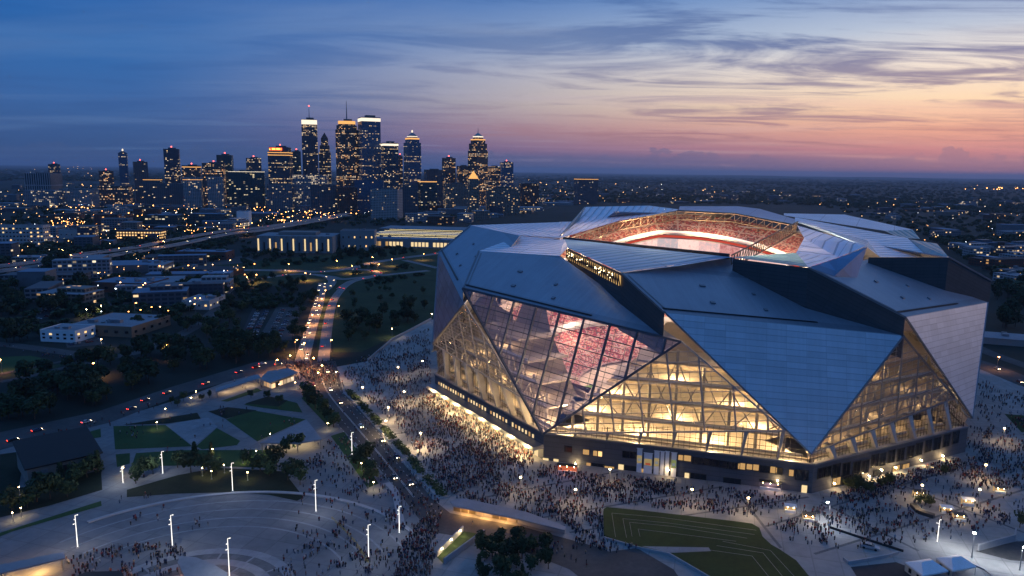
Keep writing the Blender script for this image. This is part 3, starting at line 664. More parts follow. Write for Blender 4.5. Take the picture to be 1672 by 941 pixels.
# ---- plinth and glazed bays
PZ = 12.5
bayn = {}
concl = emat('concourse_ceiling_light', (1, .76, .44), 7.); concd = emat('dim_ceiling_light', (1, .66, .34), 1.6)
for k in range(8):
    kn = (k+1) % 8; A, B_ = Bs[k], Bs[kn]; d = (B_-A).normalized(); nin = Vector((-d.y, d.x, 0)); L = (B_-A).length
    if nin.dot(SC-A) < 0: nin = -nin
    bayn[k] = (A, d, nin, L)
    mb = MB(); up = Vector((0, 0, PZ)); mb.poly([A, B_, B_+up, A+up], 0, [(0, 0), (L, 0), (L, PZ), (0, PZ)])
    mb.poly([A+up, B_+up, B_+up+nin*7, A+up+nin*7], 1)
    mb.build('plinth', [M_['plinth'], M_['conc']], stad)
    cap = MB(); cap.bar(A+up-nin*.3+Vector((0, 0, .3)), B_+up-nin*.3+Vector((0, 0, .3)), .9, .6); cap.build('coping', M_['steel'], stad)
    Tk, Tn = wing[k]['T'], wing[kn]['T']; ap = wing[k]['V']-(-nin)*.0+nin*.8
    f0 = Tk+nin*1.0; f1 = Tn+nin*1.0
    s1 = f1.lerp(ap, (27-f1.z)/(ap.z-f1.z)) if k not in () else f1
    gl = MB(); tri = facing([f0, s1, ap], -nin); gl.poly(tri); go = gl.build('bay_glass', M_['bayglass'], stad)
    lt_ = MB(); lattice(lt_, tri[0], tri[1], ap, 8, 9, .55, .30, .15); lt_.build('mullion_grid', M_['paleSteel' if k in (0, 7) else 'steel'], go)
    l3 = MB(); lattice(l3, tri[0], tri[1], ap, 24, 18, .12, .12, .05, edge=False); l3.build('glazing_grid', M_['paleSteel'], go)
    # recessed band under the split line: window wall with fins
    lo0 = A+up+nin*2.2; lo1 = B_+up+nin*2.2
    bw = MB(); q = [lo0, lo1, f1+nin*1.2, s1+nin*1.5, f0+nin*1.2]; bw.poly(facing(q, -nin)); bo = bw.build('band_glass', M_['bayglass'], stad)
    gb = MB()
    for i in range(48):
        t = i/48; b0 = lo0.lerp(lo1, t); tz = f0.z+(s1.z-f0.z)*min(1, t*L/max((s1-f0).dot(d), 1)) if t*L < (s1-f0).dot(d) else s1.z+(f1.z-s1.z)*(t*L-(s1-f0).dot(d))/max(L-(s1-f0).dot(d), 1)
        if tz > PZ+1: gb.bar(b0-nin*.1, Vector((b0.x, b0.y, tz))-nin*.1, .12 if i % 6 else .3)
    for zz in (15, 17.5, 20, 22.5):
        t0, t1 = (zz-f0.z)/(s1.z-f0.z), 1-(zz-f1.z)/(s1.z-f1.z)*.12; t0 = max(t0, 0)
        if t1 > t0: gb.bar(lo0.lerp(lo1, t0)+dz*(zz-PZ)-nin*.1, lo0.lerp(lo1, min(t1, .97))+dz*(zz-PZ)-nin*.1, .14)
    gb.build('glazing_grid', M_['darkgrey'], bo)
    for i in range(1, 8):
        t = i/8; b0 = A.lerp(B_, t)+up-nin*.2; tt = f0.lerp(s1, min(1, t*L/(s1-f0).dot(d)))
        if t > .97 or tt.z < PZ+2: continue
        fm = MB(); fw = 1.5 if k in (1, 7) else .8; fd = 3.2 if k in (1, 7) else 1.2
        n_ = nin; p0, p1 = b0, Vector((tt.x, tt.y, tt.z))-nin*.3
        a0, a1 = d*.35*fw, d*fw
        for sgn in (1, -1):
            pass
        v = [p0-a0, p0+a0, p1+a1, p1-a1]; wv = [x+nin*fd for x in v]
        fm.poly(v); fm.poly([wv[1], wv[0], wv[3], wv[2]]); fm.poly([v[0], v[3], wv[3], wv[0]]); fm.poly([v[1], wv[1], wv[2], v[2]]); fm.build('fin', M_['paleSteel'], stad)
    # concourse floors behind the glass
    for zi, zz in enumerate((PZ+.1, 21.5, 30.5, 39.5, 48.5)):
        frac = max(0, 1-(zz-16)/46); wd = L*(frac*.86+.12) if zi else L*.97; cx_ = .5+(.0 if zi else 0); mid = A.lerp(B_, .5+.03*zi/4)
        c_ = mid+nin*(4.5+12+(0 if zi == 0 else 1.5))+dz*zz; rz = math.atan2(d.y, d.x)
        sb = MB(); sb.box(c_, (wd, 24, .9), rz); sb.build('floor_slab', M_['slab'], stad)
        if zi:
            cb = MB()
            for j in range(3): cb.box(c_-dz*.62+nin*(-9+8*j), (wd*.94, .55, .3), rz)
            cb.build('ceiling_light', concl if k == 0 else concd, stad)
        if zi < 4:
            rail = MB(); rail.box(mid+nin*6.6+dz*(zz+1.0), (wd*.96, .08, 1.1), rz); rail.build('balustrade', M_['white'], stad)
    bw_ = MB(); f_ = lambda t: A.lerp(B_, t)+nin*29
    bw_.poly([f_(.06)+up, f_(.94)+up, f_(.86)+dz*24, f_(.66)+dz*50, f_(.62)+dz*62, f_(.44)+dz*62, f_(.36)+dz*48, f_(.14)+dz*24]); bw_.build('inner_wall', M_['cream'] if k == 0 else M_['slab'], stad)
    for i in range(9):
        cbm = MB(); p = A.lerp(B_, .1+.1*i)+nin*9; top = 20+34*(1-abs(.1+.1*i-.5)*2); cbm.bar(p+up, p+dz*top, 1.1); cbm.build('column', M_['paleSteel'], stad)
    bracing = MB()
    for i in range(8):
        p, q = A.lerp(B_, .1+.1*i)+nin*9, A.lerp(B_, .2+.1*i)+nin*9; h0, h1 = 20+30*(1-abs(.1+.1*i-.5)*2), 20+30*(1-abs(.2+.1*i-.5)*2)
        bracing.bar(p+dz*20, q+dz*h1, .5); bracing.bar(q+dz*20, p+dz*h0, .5)
    bracing.build('bracing', M_['paleSteel'], stad)
    lv = [(16.5+3, .85), (26, .62), (35.5, .45), (44, .25)] if k in (0, 1, 7) else [(24, .5)]
    pw = {0: 23000, 1: 2100, 7: 5000}.get(k, 9000)
    for zz, span in lv:
        nn = max(1, int(round(span*5))) if k in (0, 1, 7) else 1
        for j in range(nn):
            t = .5 if nn == 1 else .5-span/2+span*j/(nn-1)
            ld = bpy.data.lights.new('concourse_lamp', 'POINT'); ld.energy = pw*(1.25 if zz < 20 else .8); ld.color = (1, .66, .32); ld.shadow_soft_size = 1.2
            lo = bpy.data.objects.new('concourse_lamp', ld); link(lo, stad); lo.location = A.lerp(B_, t)+nin*13+dz*zz

# ---- plinth openings, as seen along the three visible sides
def on_side(k, px, py, out=0.):
    A, d, nin, L = bayn[k]; return onpl(px, py, A-nin*out, A+d-nin*out, A-nin*out+dz)
def opening(k, px, py, w, h, mat, name='window', depth=.25, frame=True, parent=None):
    A, d, nin, L = bayn[k]; p = on_side(k, px, py); rz = math.atan2(d.y, d.x)
    mb = MB(); mb.box((0, 0, 0), (w, .3, h)); o = mb.build(name, mat, parent or stad); o.location = p-nin*.12; o.rotation_euler = (0, 0, rz)
    if frame:
        fb = MB()
        for s in (-1, 1): fb.box((s*w/2, -.12, 0), (.22, .3, h+.3)); fb.box((0, -.12, s*h/2), (w, .3, .22))
        if w > 3:
            for j in range(1, int(w//2.2)): fb.box((-w/2+j*w/int(w//2.2), -.1, 0), (.16, .2, h))
        fb.build('frame', M_['darkgrey'], o)
    return o
lit2 = M_['winlit2']; dkw = M_['windark']
dimlit = emat('dim_lit_window', (1, .58, .22), .55, False)
for px, py, w, h, m in [(928, 733, 3.5, 3, dkw), (957, 738, 3, 2.6, dimlit), (972, 740, 2, 2.6, dimlit), (980, 741, 2, 2.6, M_['winlit']), (1022, 742, 3, 3, dkw), (1034, 743, 3, 3, dkw), (1112, 747, 2.4, 2.6, dimlit), (1122, 748, 3.4, 2.8, dimlit),
                        (1138, 752, 4, 3, dkw), (1155, 754, 4, 3, dkw), (1167, 756, 4, 3, dkw), (1182, 758, 4, 3, dkw), (1192, 760, 3, 3, dkw), (1202, 761, 3, 3, dkw), (1211, 761, 3, 3, dimlit), (1224, 762, 2.6, 2.6, dimlit), (1234, 763, 2.6, 2.8, dimlit),
                        (1249, 766, 4, 3, dkw), (1263, 767, 2.8, 3, dimlit), (1272, 769, 2.8, 3, dkw), (1292, 772, 2, 3, dimlit), (1305, 775, 3, 4.5, dkw), (1315, 776, 2.4, 4.5, dkw)]: opening(0, px, py, w, h, m)
for px, py, w, h, m in [(891, 755, 3, 4.5, lit2), (908, 756, 2.6, 4.2, lit2), (961, 762, 2.2, 4, dimlit), (976, 763, 6, 3.6, dkw), (994, 766, 5, 3, dimlit), (1014, 765, 2.6, 4.2, lit2), (1029, 768, 5.4, 4.4, dkw), (1047, 770, 3, 3.2, dimlit), (1065, 773, 4, 4, dkw), (1082, 775, 4, 4, dkw), (1097, 777, 4.2, 4.2, dkw), (1122, 778, 2.4, 3.6, lit2), (1139, 781, 7, 4.4, dkw), (1195, 789, 7, 4.6, dkw), (1313, 799, 2.4, 4, lit2)]: opening(0, px, py, w, h, m, 'door')
for i, (px, py) in enumerate([(1341, 772), (1350, 770), (1365, 768), (1381, 766), (1398, 764), (1412, 762), (1428, 752), (1440, 750), (1455, 745), (1470, 742), (1486, 738), (1500, 733), (1515, 728), (1530, 724), (1545, 719), (1560, 714)]): opening(1, px, py, 4.6, 4.6 if i < 2 else 6, dkw)
for px, py in [(1365, 786), (1382, 783), (1400, 780), (1432, 772), (1462, 766), (1478, 763)]: opening(1, px, py, 5, 3.6, dimlit if px in (1365, 1462, 1478) else dkw, 'door')
for i in range(34):
    t = .05+.9*i/34; A, d, nin, L = bayn[7]; h = 1.5+.7*((i*7) % 5)/5
    if i in (11, 19, 26): continue
    p = A+d*(L*t)+dz*8.6; mb = MB(); mb.box((0, 0, 0), (1.1, .3, h)); o = mb.build('window', M_['winlit2'] if i % 4 else dimlit, stad); o.location = p-nin*.12; o.rotation_euler = (0, 0, math.atan2(d.y, d.x))
# entrance canopy with a lit soffit along the left side
A, d, nin, L = bayn[7]; rz = math.atan2(d.y, d.x)
cb = MB(); cb.box(A+d*L*.5-nin*2.8+dz*6.2, (L*1.0, 6, 1.8), rz); cb.build('canopy', M_['steel'], stad)
sb = MB(); sb.box(A+d*L*.5-nin*2.6+dz*5.15, (L*.97, 2.2, .25), rz); sb.build('soffit_light', emat('soffit_glow', (1, .68, .30), 8.), stad)
for i in range(8):
    ld = bpy.data.lights.new('soffit_lamp', 'POINT'); ld.energy = 5200; ld.color = (1, .68, .32); ld.shadow_soft_size = .6
    lo = bpy.data.objects.new('soffit_lamp', ld); link(lo, stad); lo.location = A+d*L*(.06+.125*i)-nin*7+dz*4.6
for i in range(24):
    mb = MB(); mb.box((0, 0, 0), (2.6, .3, 3.6)); o = mb.build('door', lit2 if i % 3 else M_['winlit'], stad); o.location = A+d*L*(.03+.04*i)-nin*.12+dz*2; o.rotation_euler = (0, 0, rz)
for px, py, e in [(1091, 768, 1300), (1440, 768, 2200), (1463, 764, 3200), (1540, 745, 3000), (1363, 790, 1600), (940, 758, 2600), (1270, 785, 1500), (1505, 752, 2600), (1420, 778, 1800)]:
    k = 0 if px < 1325 else 1; p = on_side(k, px, py, 1.2); nin = bayn[k][2]
    mb = MB(); mb.ball((0, 0, 0), .35); mb.box((0, .5, 0), (.2, 1, .2)); o = mb.build('wall_lamp', M_['lampwarm'], stad); o.location = p
    ld = bpy.data.lights.new('wall_light', 'POINT'); ld.energy = e*.36; ld.color = (1, .70, .34); ld.shadow_soft_size = .3
    lo = bpy.data.objects.new('wall_light', ld); link(lo, stad); lo.location = p-nin*1.5
# hanging banners with photo prints, pale top and bottom
bt = emat('banner_print_glow', (.75, .5, .25), .55, False)
for px, py, w, h in [(1044, 752, 2.2, 11), (1058, 757, 3.6, 9.5), (1072, 757, 2.2, 11.5), (1081, 758, 1.6, 11.5), (1089, 758, 1.6, 11.5), (1100, 760, 2.2, 11.5)]:
    p = on_side(0, px, py, .7); rz0 = math.atan2(bayn[0][1].y, bayn[0][1].x); mb = MB(); mb.box((0, 0, 0), (w, .12, h)); mb.box((0, 0, h/2), (w+.5, .25, .25))
    o = mb.build('banner', M_['white']); o.location = p; o.rotation_euler = (0, 0, rz0)
    tag(o, {1044: 'tall pale banner with a yellowish print, first along the dark plinth', 1058: 'wide pale banner with a red and amber print on the dark plinth', 1072: 'narrow pale banner with a print, third from the plinth windows', 1081: 'thin dim plain strip banner with a white edge on the plinth', 1089: 'thin grey plain strip banner between two wider banners', 1100: 'tall pale banner with a greenish print, last along the plinth'}[px], 'banner', 'banners hanging on the stadium plinth')
    if w > 2:
        pm = MB(); pm.box((0, -.1, .6), (w*.92, .1, h*.32)); pm.box((0, -.17, -.2 if w > 3 else .4), (w*.6, .06, h*.10), mi=1)
        pm.build('print', [emat('print_yellow_glow', (.62, .46, .2) if px != 1100 else (.4, .44, .16), .5, False), emat('print_accent_glow', (.5, .09, .05) if w > 3 else (.3, .34, .4), .6, False)], o)  # prints emit a little; their lit look is put in as glow

# ---- seating bowl, pitch, screens
m, nb = newmat('seat_tiers'); uvn = nb.n.new('ShaderNodeUVMap').outputs[0]; s_ = nb.new('ShaderNodeSeparateXYZ', Vector=uvn)
iu, iv = nb.m('FLOOR', nb.m('DIVIDE', s_.outputs[0], 1.0)), nb.m('FLOOR', nb.m('DIVIDE', s_.outputs[1], 1.0))
wz = nb.new('ShaderNodeTexWhiteNoise', {'noise_dimensions': '2D'}, Vector=nb.new('ShaderNodeCombineXYZ', X=iu, Y=iv, Z=0.).outputs[0]).outputs[0]
bk = nb.noise(uvn, .07, 2)
colr = nb.ramp(nb.m('ADD', nb.m('MULTIPLY', wz, .8), nb.m('MULTIPLY', bk, .3)), [(0, (.03, .02, .03)), (.18, (.17, .025, .03)), (.40, (.27, .045, .05)), (.54, (.07, .045, .05)), (.64, (.34, .22, .16)), (.80, (.36, .28, .26)), (.90, (.22, .04, .045)), (1, (.5, .44, .42))], 'CONSTANT')
aisle = nb.m('MAXIMUM', nb.m('LESS_THAN', nb.m('FRACT', nb.m('DIVIDE', s_.outputs[0], 15.)), .08), nb.m('LESS_THAN', nb.m('FRACT', nb.m('DIVIDE', s_.outputs[1], 13.)), .09))
colr = nb.mix(aisle, colr, (.30, .22, .20, 1)); bsdf(nb, colr, .8); M_['seats'] = m
def ringpts(r, z, t): 
    y = -math.cos(t)*r; zz = z+(max(0., y-max(0., -math.sin(t)*r)*.9)/110*22 if z > 55 else 0); return Vector((SC.x+math.sin(t)*r, SC.y+y, zz))
def tier(name, mat, prof, a0=-180, a1=180, n=72):
    mb = MB(); acc = 0
    for (r0, z0), (r1, z1) in zip(prof, prof[1:]):
        Ls = math.hypot(r1-r0, z1-z0)
        for i in range(n):
            t0, t1 = R(a0+(a1-a0)*i/n), R(a0+(a1-a0)*(i+1)/n); rm = (r0+r1)/2
            mb.poly([ringpts(r0, z0, t0), ringpts(r0, z0, t1), ringpts(r1, z1, t1), ringpts(r1, z1, t0)], 0, [(rm*t0, acc), (rm*t1, acc), (rm*t1, acc+Ls), (rm*t0, acc+Ls)])
        acc += Ls
    return mb.build(name, mat, stad)
gap = (-3, 295)      # the upper tiers leave the side behind the big window open
tier('lower_tier', M_['seats'], [(60, 2), (92, 20)]); tier('middle_tier', M_['seats'], [(86, 27), (106, 42)], *gap)
tier('upper_tier', M_['seats'], [(76, 73), (106, 79.5)], 20, 290)
tier('tier_fascia', M_['conc'], [(92, 20), (92, 24), (86, 24), (86, 27)], *gap)
tier('ribbon_screen', emat('ribbon_glow', (.9, .10, .06), .6), [(72.8, 71.2), (72.8, 72.8)], 20, 290)
tier('tier_fascia', M_['conc'], [(75, 72.6), (75, 75.4), (76.2, 75.4), (76, 73)], 20, 290)
tier('bowl_wall', M_['cream'], [(106, 42), (112, 43), (112, 54)], *gap)
m, nb = newmat('halo_screen_picture'); uvn = nb.n.new('ShaderNodeUVMap').outputs[0]; s_ = nb.new('ShaderNodeSeparateXYZ', Vector=uvn)
blkc = nb.new('ShaderNodeTexWhiteNoise', {'noise_dimensions': '1D'}, W=nb.m('FLOOR', nb.m('DIVIDE', s_.outputs[0], 14.))).outputs[0]
pic = nb.ramp(nb.m('ADD', nb.m('MULTIPLY', nb.noise(uvn, .35, 4, .7), .5), nb.m('MULTIPLY', blkc, .6)), [(.2, (.34, .05, .06)), (.4, (.75, .40, .36)), (.55, (.95, .68, .60)), (.7, (.85, .50, .46)), (.85, (.5, .42, .44))])
e = nb.new('ShaderNodeEmission', Color=pic, Strength=1.15); nb.l.new(e.outputs[0], nb.out.inputs[0]); M_['halo'] = m
tier('halo_screen', M_['halo'], [(70, 59), (71, 71)], 45, 290); tier('halo_trim', M_['steel'], [(70.8, 71), (72.6, 71.1), (72.6, 58.8), (70, 58.6)], 45, 290)
m, nb = newmat('pitch_grass'); tcn = nb.n.new('ShaderNodeTexCoord'); s_ = nb.new('ShaderNodeSeparateXYZ', Vector=tcn.outputs['Object'])
st_ = nb.m('LESS_THAN', nb.m('FRACT', nb.m('DIVIDE', s_.outputs[0], 9.)), .5); ln_ = nb.m('LESS_THAN', nb.m('FRACT', nb.m('DIVIDE', s_.outputs[0], 9.)), .04)
colg = nb.mix(st_, (.10, .20, .04, 1), (.13, .25, .06, 1)); bsdf(nb, nb.mix(ln_, colg, (.7, .72, .66, 1)), .9); M_['pitch'] = m
pb = MB(); pb.box((0, 0, 0), (104, 52, .3)); po = pb.build('pitch', M_['pitch'], stad); po.location = SC+dz*.6; po.rotation_euler = (0, 0, R(28))
ap = MB(); ap.poly([tuple(SC+Vector((math.cos(t)*66, math.sin(t)*66, .3))) for t in [2*math.pi*i/32 for i in range(32)]]); ap.build('apron', M_['cream'], stad)
for i in range(10):
    t = R(36*i+10); ld = bpy.data.lights.new('flood_light', 'SPOT'); ld.energy = 105000; ld.color = (1, .66, .36); ld.spot_size = R(120); ld.spot_blend = .6; ld.shadow_soft_size = 2
    lo = bpy.data.objects.new('flood_light', ld); link(lo, stad); p = ringpts(60, 86, t); lo.location = p
    tgt = ringpts(100, 68, t); lo.rotation_euler = (p-tgt).to_track_quat('Z', 'Y').to_euler()
    ld3 = bpy.data.lights.new('tier_fill', 'POINT'); ld3.energy = 26000; ld3.color = (1, .74, .46); ld3.shadow_soft_size = 1.5; l3 = bpy.data.objects.new('tier_fill', ld3); link(l3, stad); q_ = ringpts(80, 25, t); l3.location = q_  # added fill lamps without fixtures, to brighten the stands from below
    if i % 2 == 0:
        ld2 = bpy.data.lights.new('pitch_light', 'POINT'); ld2.energy = 140000; ld2.color = (1, .70, .54); ld2.shadow_soft_size = 2; l2 = bpy.data.objects.new('pitch_light', ld2); link(l2, stad); l2.location = ringpts(58, 62, t)

# ================================================================== BUILDINGS
FAC = dict(
    dark=facade('dark_curtain_wall', (.06, .07, .09), (.025, .035, .055), 4.6, 4.0, .24, es=1.4, band=.55),
    blue=facade('blue_glass_wall', (.06, .10, .16), (.05, .11, .19), 4.6, 4.0, .17, es=1.3, band=.5, rough=.12),
    brown=facade('brown_stone_wall', (.13, .085, .07), (.03, .025, .025), 4.6, 4.0, .36, (1, .48, .16), 1.5, .6),
    teal=facade('teal_glass_wall', (.02, .05, .055), (.012, .05, .06), 7, 4.5, .25, (1, .78, .4), 1.2, .2, rough=.2),
    grey=facade('grey_stone_wall', (.2, .2, .215), (.025, .03, .04), 5, 4, .22, es=1.4),
    pale=facade('pale_stone_wall', (.34, .33, .33), (.04, .045, .055), 5, 4, .2, es=1.3),
    tan=facade('tan_wall', (.24, .19, .15), (.03, .03, .03), 5, 4, .24, (1, .55, .2), 1.5),
    brick=facade('brick_wall', (.12, .05, .035), (.03, .022, .02), 5, 4, .22, (1, .5, .16), 1.5),
    litwhite=facade('bright_office_wall', (.26, .26, .28), (.05, .05, .06), 5, 4.2, .5, (1, .74, .42), 1.3, .4),
    striped=facade('striped_wall', (.34, .33, .34), (.015, .018, .025), 7, 60, .0, fx=(.3, .9), fz=(.02, .97)),
    gridwall=facade('gridded_slab_wall', (.36, .34, .32), (.05, .05, .06), 4.4, 4.2, .05, es=.8, fx=(.2, .8), fz=(.25, .78)),
    dim=facade('dim_wall', (.10, .105, .12), (.03, .035, .045), 6, 4, .07, es=1.5), shed=facade('shed_wall', (.15, .15, .16), (.12, .12, .13), 14, 9, .06, (1, .62, .28), 1.2, fx=(.3, .7), fz=(.1, .42)))
ROOF = dict(grey=pmat('grey_roof', (.10, .105, .115), .85, scale=.05), pale=pmat('pale_roof', (.22, .235, .26), .8, scale=.05, var=.4), dark=pmat('dark_roof', (.04, .042, .048), .9, scale=.05), blue=pmat('blue_roof', (.14, .20, .28), .7, scale=.05, var=.35), brown=pmat('brown_roof', (.09, .07, .06), .9, scale=.05))
labels_used = {}
def rect(cx, cy, w, d, rz):
    c, s = math.cos(rz), math.sin(rz)
    return [(cx+x*c-y*s, cy+x*s+y*c) for x, y in ((-w/2, -d/2), (w/2, -d/2), (w/2, d/2), (-w/2, d/2))]
def octa(cx, cy, w, d, rz, ch=.22):
    c, s = math.cos(rz), math.sin(rz); x, y = w/2, d/2; a, e = x*(1-ch*1.4), y*(1-ch*1.4)
    return [(cx+p*c-q*s, cy+p*s+q*c) for p, q in ((-a, -y), (a, -y), (x, -e), (x, e), (a, y), (-a, y), (-x, e), (-x, -e))]
def span(px0, px1, py, Y):
    a, c = P(px0, py, Y), P(px1, py, Y); return a, c
def tower(px0, px1, top, Y, fac, label, steps=((1, 0, 1),), shape='rect', rz=.3, roof='dark', crown=None, mast=None, beacon=False, depth=1., cat='tower', plant=True, group='towers of the downtown skyline', name='office_tower'):
    """steps: (scale, from, to) as fractions of the height up to the top pixel"""
    Y *= 1.28; a, c = span(px0, px1, top, Y); wpx = c.x-a.x; k_ = abs(math.cos(rz))+depth*abs(math.sin(rz)); w = wpx/k_*(1.2 if shape == 'octa' else 1.04); h = a.z; cx, cy = (a.x+c.x)/2, Y+w*.5
    t = thing(name, label, cat, (cx, cy, 0), 0, group)
    f = octa if shape == 'octa' else rect
    for i, (sc, z0, z1) in enumerate(steps):
        mb = MB(); mb.prism(f(0, 0, w*sc, w*sc*depth, rz), h*z0, h*z1, 0, mitop=1); mb.build('facade', [FAC[fac], ROOF[roof]], t)
    sc = steps[-1][0]
    if plant:
        mb = MB(); mb.box((w*.05, 0, h+h*.012), (w*sc*.5, w*sc*.4, h*.024), rz); mb.build('roof_plant', ROOF['grey'], t)
    if crown:
        cm, z0, z1 = crown
        for s_ in [x for x in steps if x[1] < z0+1e-3 <= x[2]+1e-3][-1:] or steps[-1:]:
            mb = MB(); mb.prism(f(0, 0, w*s_[0]*1.015, w*s_[0]*depth*1.015, rz), h*z0, h*z1, 0, top=False); mb.build('crown_light', M_[cm], t)
    if mast:
        mz = P((px0+px1)/2, mast, Y).z; mb = MB(); mb.tube([(0, 0, h), (0, 0, h+(mz-h)*.55), (0, 0, mz)], [w*.035, w*.02, w*.008], 5); mo = mb.build('mast', M_['steel'], t)
        if beacon: mb = MB(); mb.ball((0, 0, mz), 2.0); mb.build('beacon', M_['beacon'], mo)
    elif beacon: mb = MB(); mb.ball((0, 0, h*1.03+2), 2.2); mb.build('beacon', M_['beacon'], t)
    return t, w, h
def pyramid(t, w, z0, z1, mat, name='roof', rz=.3, n=4):
    mb = MB(); p = rect(0, 0, w, w, rz); 
    for i in range(4): mb.poly([(*p[i], z0), (*p[(i+1) % 4], z0), (0, 0, z1)])
    return mb.build(name, mat, t)

# tall landmarks, one by one
tower(487, 516, 195, 1900, 'dark', 'tall dark tower with bright white crown and a red tipped mast', ((1, 0, .93), (.97, .93, 1)), crown=('crownwhite', .945, .995), mast=172, beacon=True, rz=.25)
t, w, h = tower(517, 538, 226, 1960, 'dark', 'stepped dark tower tapering to a pointed top beside the masted tower', ((1, 0, .80), (.82, .80, .9), (.6, .9, 1)), rz=.2, plant=False)
pyramid(t, w*.6, h, h*1.09, ROOF['dark'], rz=.2)
tower(544, 580, 197, 1850, 'brown', 'tall brown octagonal tower with amber lit crown and thin mast', ((1, 0, .90), (.90, .90, .95), (.74, .95, 1)), 'octa', crown=('crownamber', .965, 1.0), mast=163, rz=.2)
tower(580, 619, 191, 1830, 'blue', 'broad blue glass tower with bright white band at flat top', ((1, 0, 1),), crown=('crownwhite', .955, .99), rz=.4, roof='dark')
tower(619, 649, 233, 1800, 'dark', 'dark square tower with a white light band along its flat top', ((1, 0, 1),), crown=('crownwhite', .955, .985), rz=.35)
t, w, h = tower(657, 686, 222, 1880, 'blue', 'slim dark blue tower with lit stepped pyramid top and spire', ((1, 0, .91), (.8, .91, .96), (.58, .96, 1)), rz=.5, plant=False, crown=('crownamber', .955, .975))
r_ = pyramid(t, w*.58, h, h*1.06, M_['steel'], rz=.5); mb = MB(); mb.ball((0, 0, h*1.06), 4, sq=(.7, .7, 1.6)); mb.build('spire_light', M_['crownwhite'], r_)
mb = MB(); mb.prism(rect(0, 0, w*.6, w*.6, .5), h*.99, h*1.0, top=False); mb.build('crown_light', M_['crownwhite'], t)
t, w, h = tower(764, 796, 222, 1900, 'brown', 'tall stepped stone tower with floodlit tiers and a thin spire', ((1, 0, .80), (.9, .80, .90), (.72, .90, .955), (.5, .955, 1)), rz=.75, plant=False, crown=('crownamber', .945, .96))
r_ = pyramid(t, w*.5, h, h*1.05, M_['etfeteal'], rz=.75)
mb = MB(); mb.prism(rect(0, 0, w*.52, w*.52, .75), h*.985, h*1.0, top=False); mb.build('crown_light', M_['crownwhite'], t)
mb = MB(); mb.tube([(0, 0, h*1.04), (0, 0, h*1.12)], [1.4, .4], 5); mb.build('mast', M_['steel'], t)
t, w, h = tower(434, 470, 240, 1800, 'dark', 'dark blocky tower carrying a glowing red and yellow sign band', ((1, 0, .93), (.9, .93, 1)), rz=.12, beacon=True)
sg = MB(); sg.box((-w*.06, -w*.5, h*.967), (w*.62, 2.0, h*.045)); so_ = sg.build('sign_band', emat('sign_red', (1, .10, .03), 1.6, False), t)
for i, (x, ww, k) in enumerate([(-.30, .07, 'A'), (-.17, .05, 'b'), (-.11, .05, 'b'), (-.05, .05, 'b'), (.05, .06, 'b'), (.12, .06, 'b'), (.185, .04, 'b'), (.25, .02, 'b')]):
    mb = MB(); y = -w*.5-1.4; z0, z1 = h*.953, h*.982; x0, x1 = w*(x-ww/2-.04), w*(x+ww/2-.04)
    if k == 'A': mb.poly([(x0, y, z0), (x1, y, z0), ((x0+x1)/2, y, z1)])
    else: mb.poly([(x0, y, z0), (x1, y, z0), (x1, y, z1), (x0, y, z1)])
    mb.build('letter', emat('sign_yellow', (1, .72, .12), 2.2, False), so_)
for px0, px1, zz in ((436, 469, .905), (434, 470, .865)):
    mb = MB(); mb.prism(rect(0, 0, w*1.01, w*1.01, .12), h*zz, h*(zz+.012), top=False); mb.build('crown_light', M_['crownamber'], t)
t, w, h = tower(189, 205, 250, 2000, 'blue', 'slender leaning topped tower with a white lamp at its tip', ((1, 0, 1),), rz=.4, plant=False)
pyramid(t, w*.98, h, h*1.05, ROOF['dark'], rz=.4); mb = MB(); mb.ball((0, 0, h*1.06), 3.2, sq=(1, 1, 1.6)); mb.build('beacon', M_['crownwhite'], t)
for a in [(260, 289, 243, 1900, 'dark', 'plain dark slab tower with flat top and few lit windows'), (210, 237, 264, 1950, 'dim', 'square dark office block beside the slender tower'), (153, 181, 279, 2050, 'brown', 'brown tower with red roof lamps beyond the low white offices'),
          (72, 94, 268, 2300, 'dark', 'narrow dark tower behind the striped one'), (349, 376, 253, 1950, 'teal', 'greenish tower with a red lamp above the twin pale blocks'), (396, 424, 258, 2000, 'dark', 'dark tower with red roof lamp between teal block and sign tower'),
          (474, 490, 247, 2050, 'teal', 'narrow dark green tower just behind the masted tower'), (648, 657, 255, 2000, 'brown', 'narrow brown tower squeezed beside the white banded one'), (721, 743, 258, 2050, 'brown', 'mid height brown tower standing apart east of the pyramid tower'),
          (816, 838, 265, 2200, 'blue', 'pale blue glass block with red lamp, last tower of the skyline')]:
    tower(*a, beacon=True, rz=random.uniform(.1, .6))
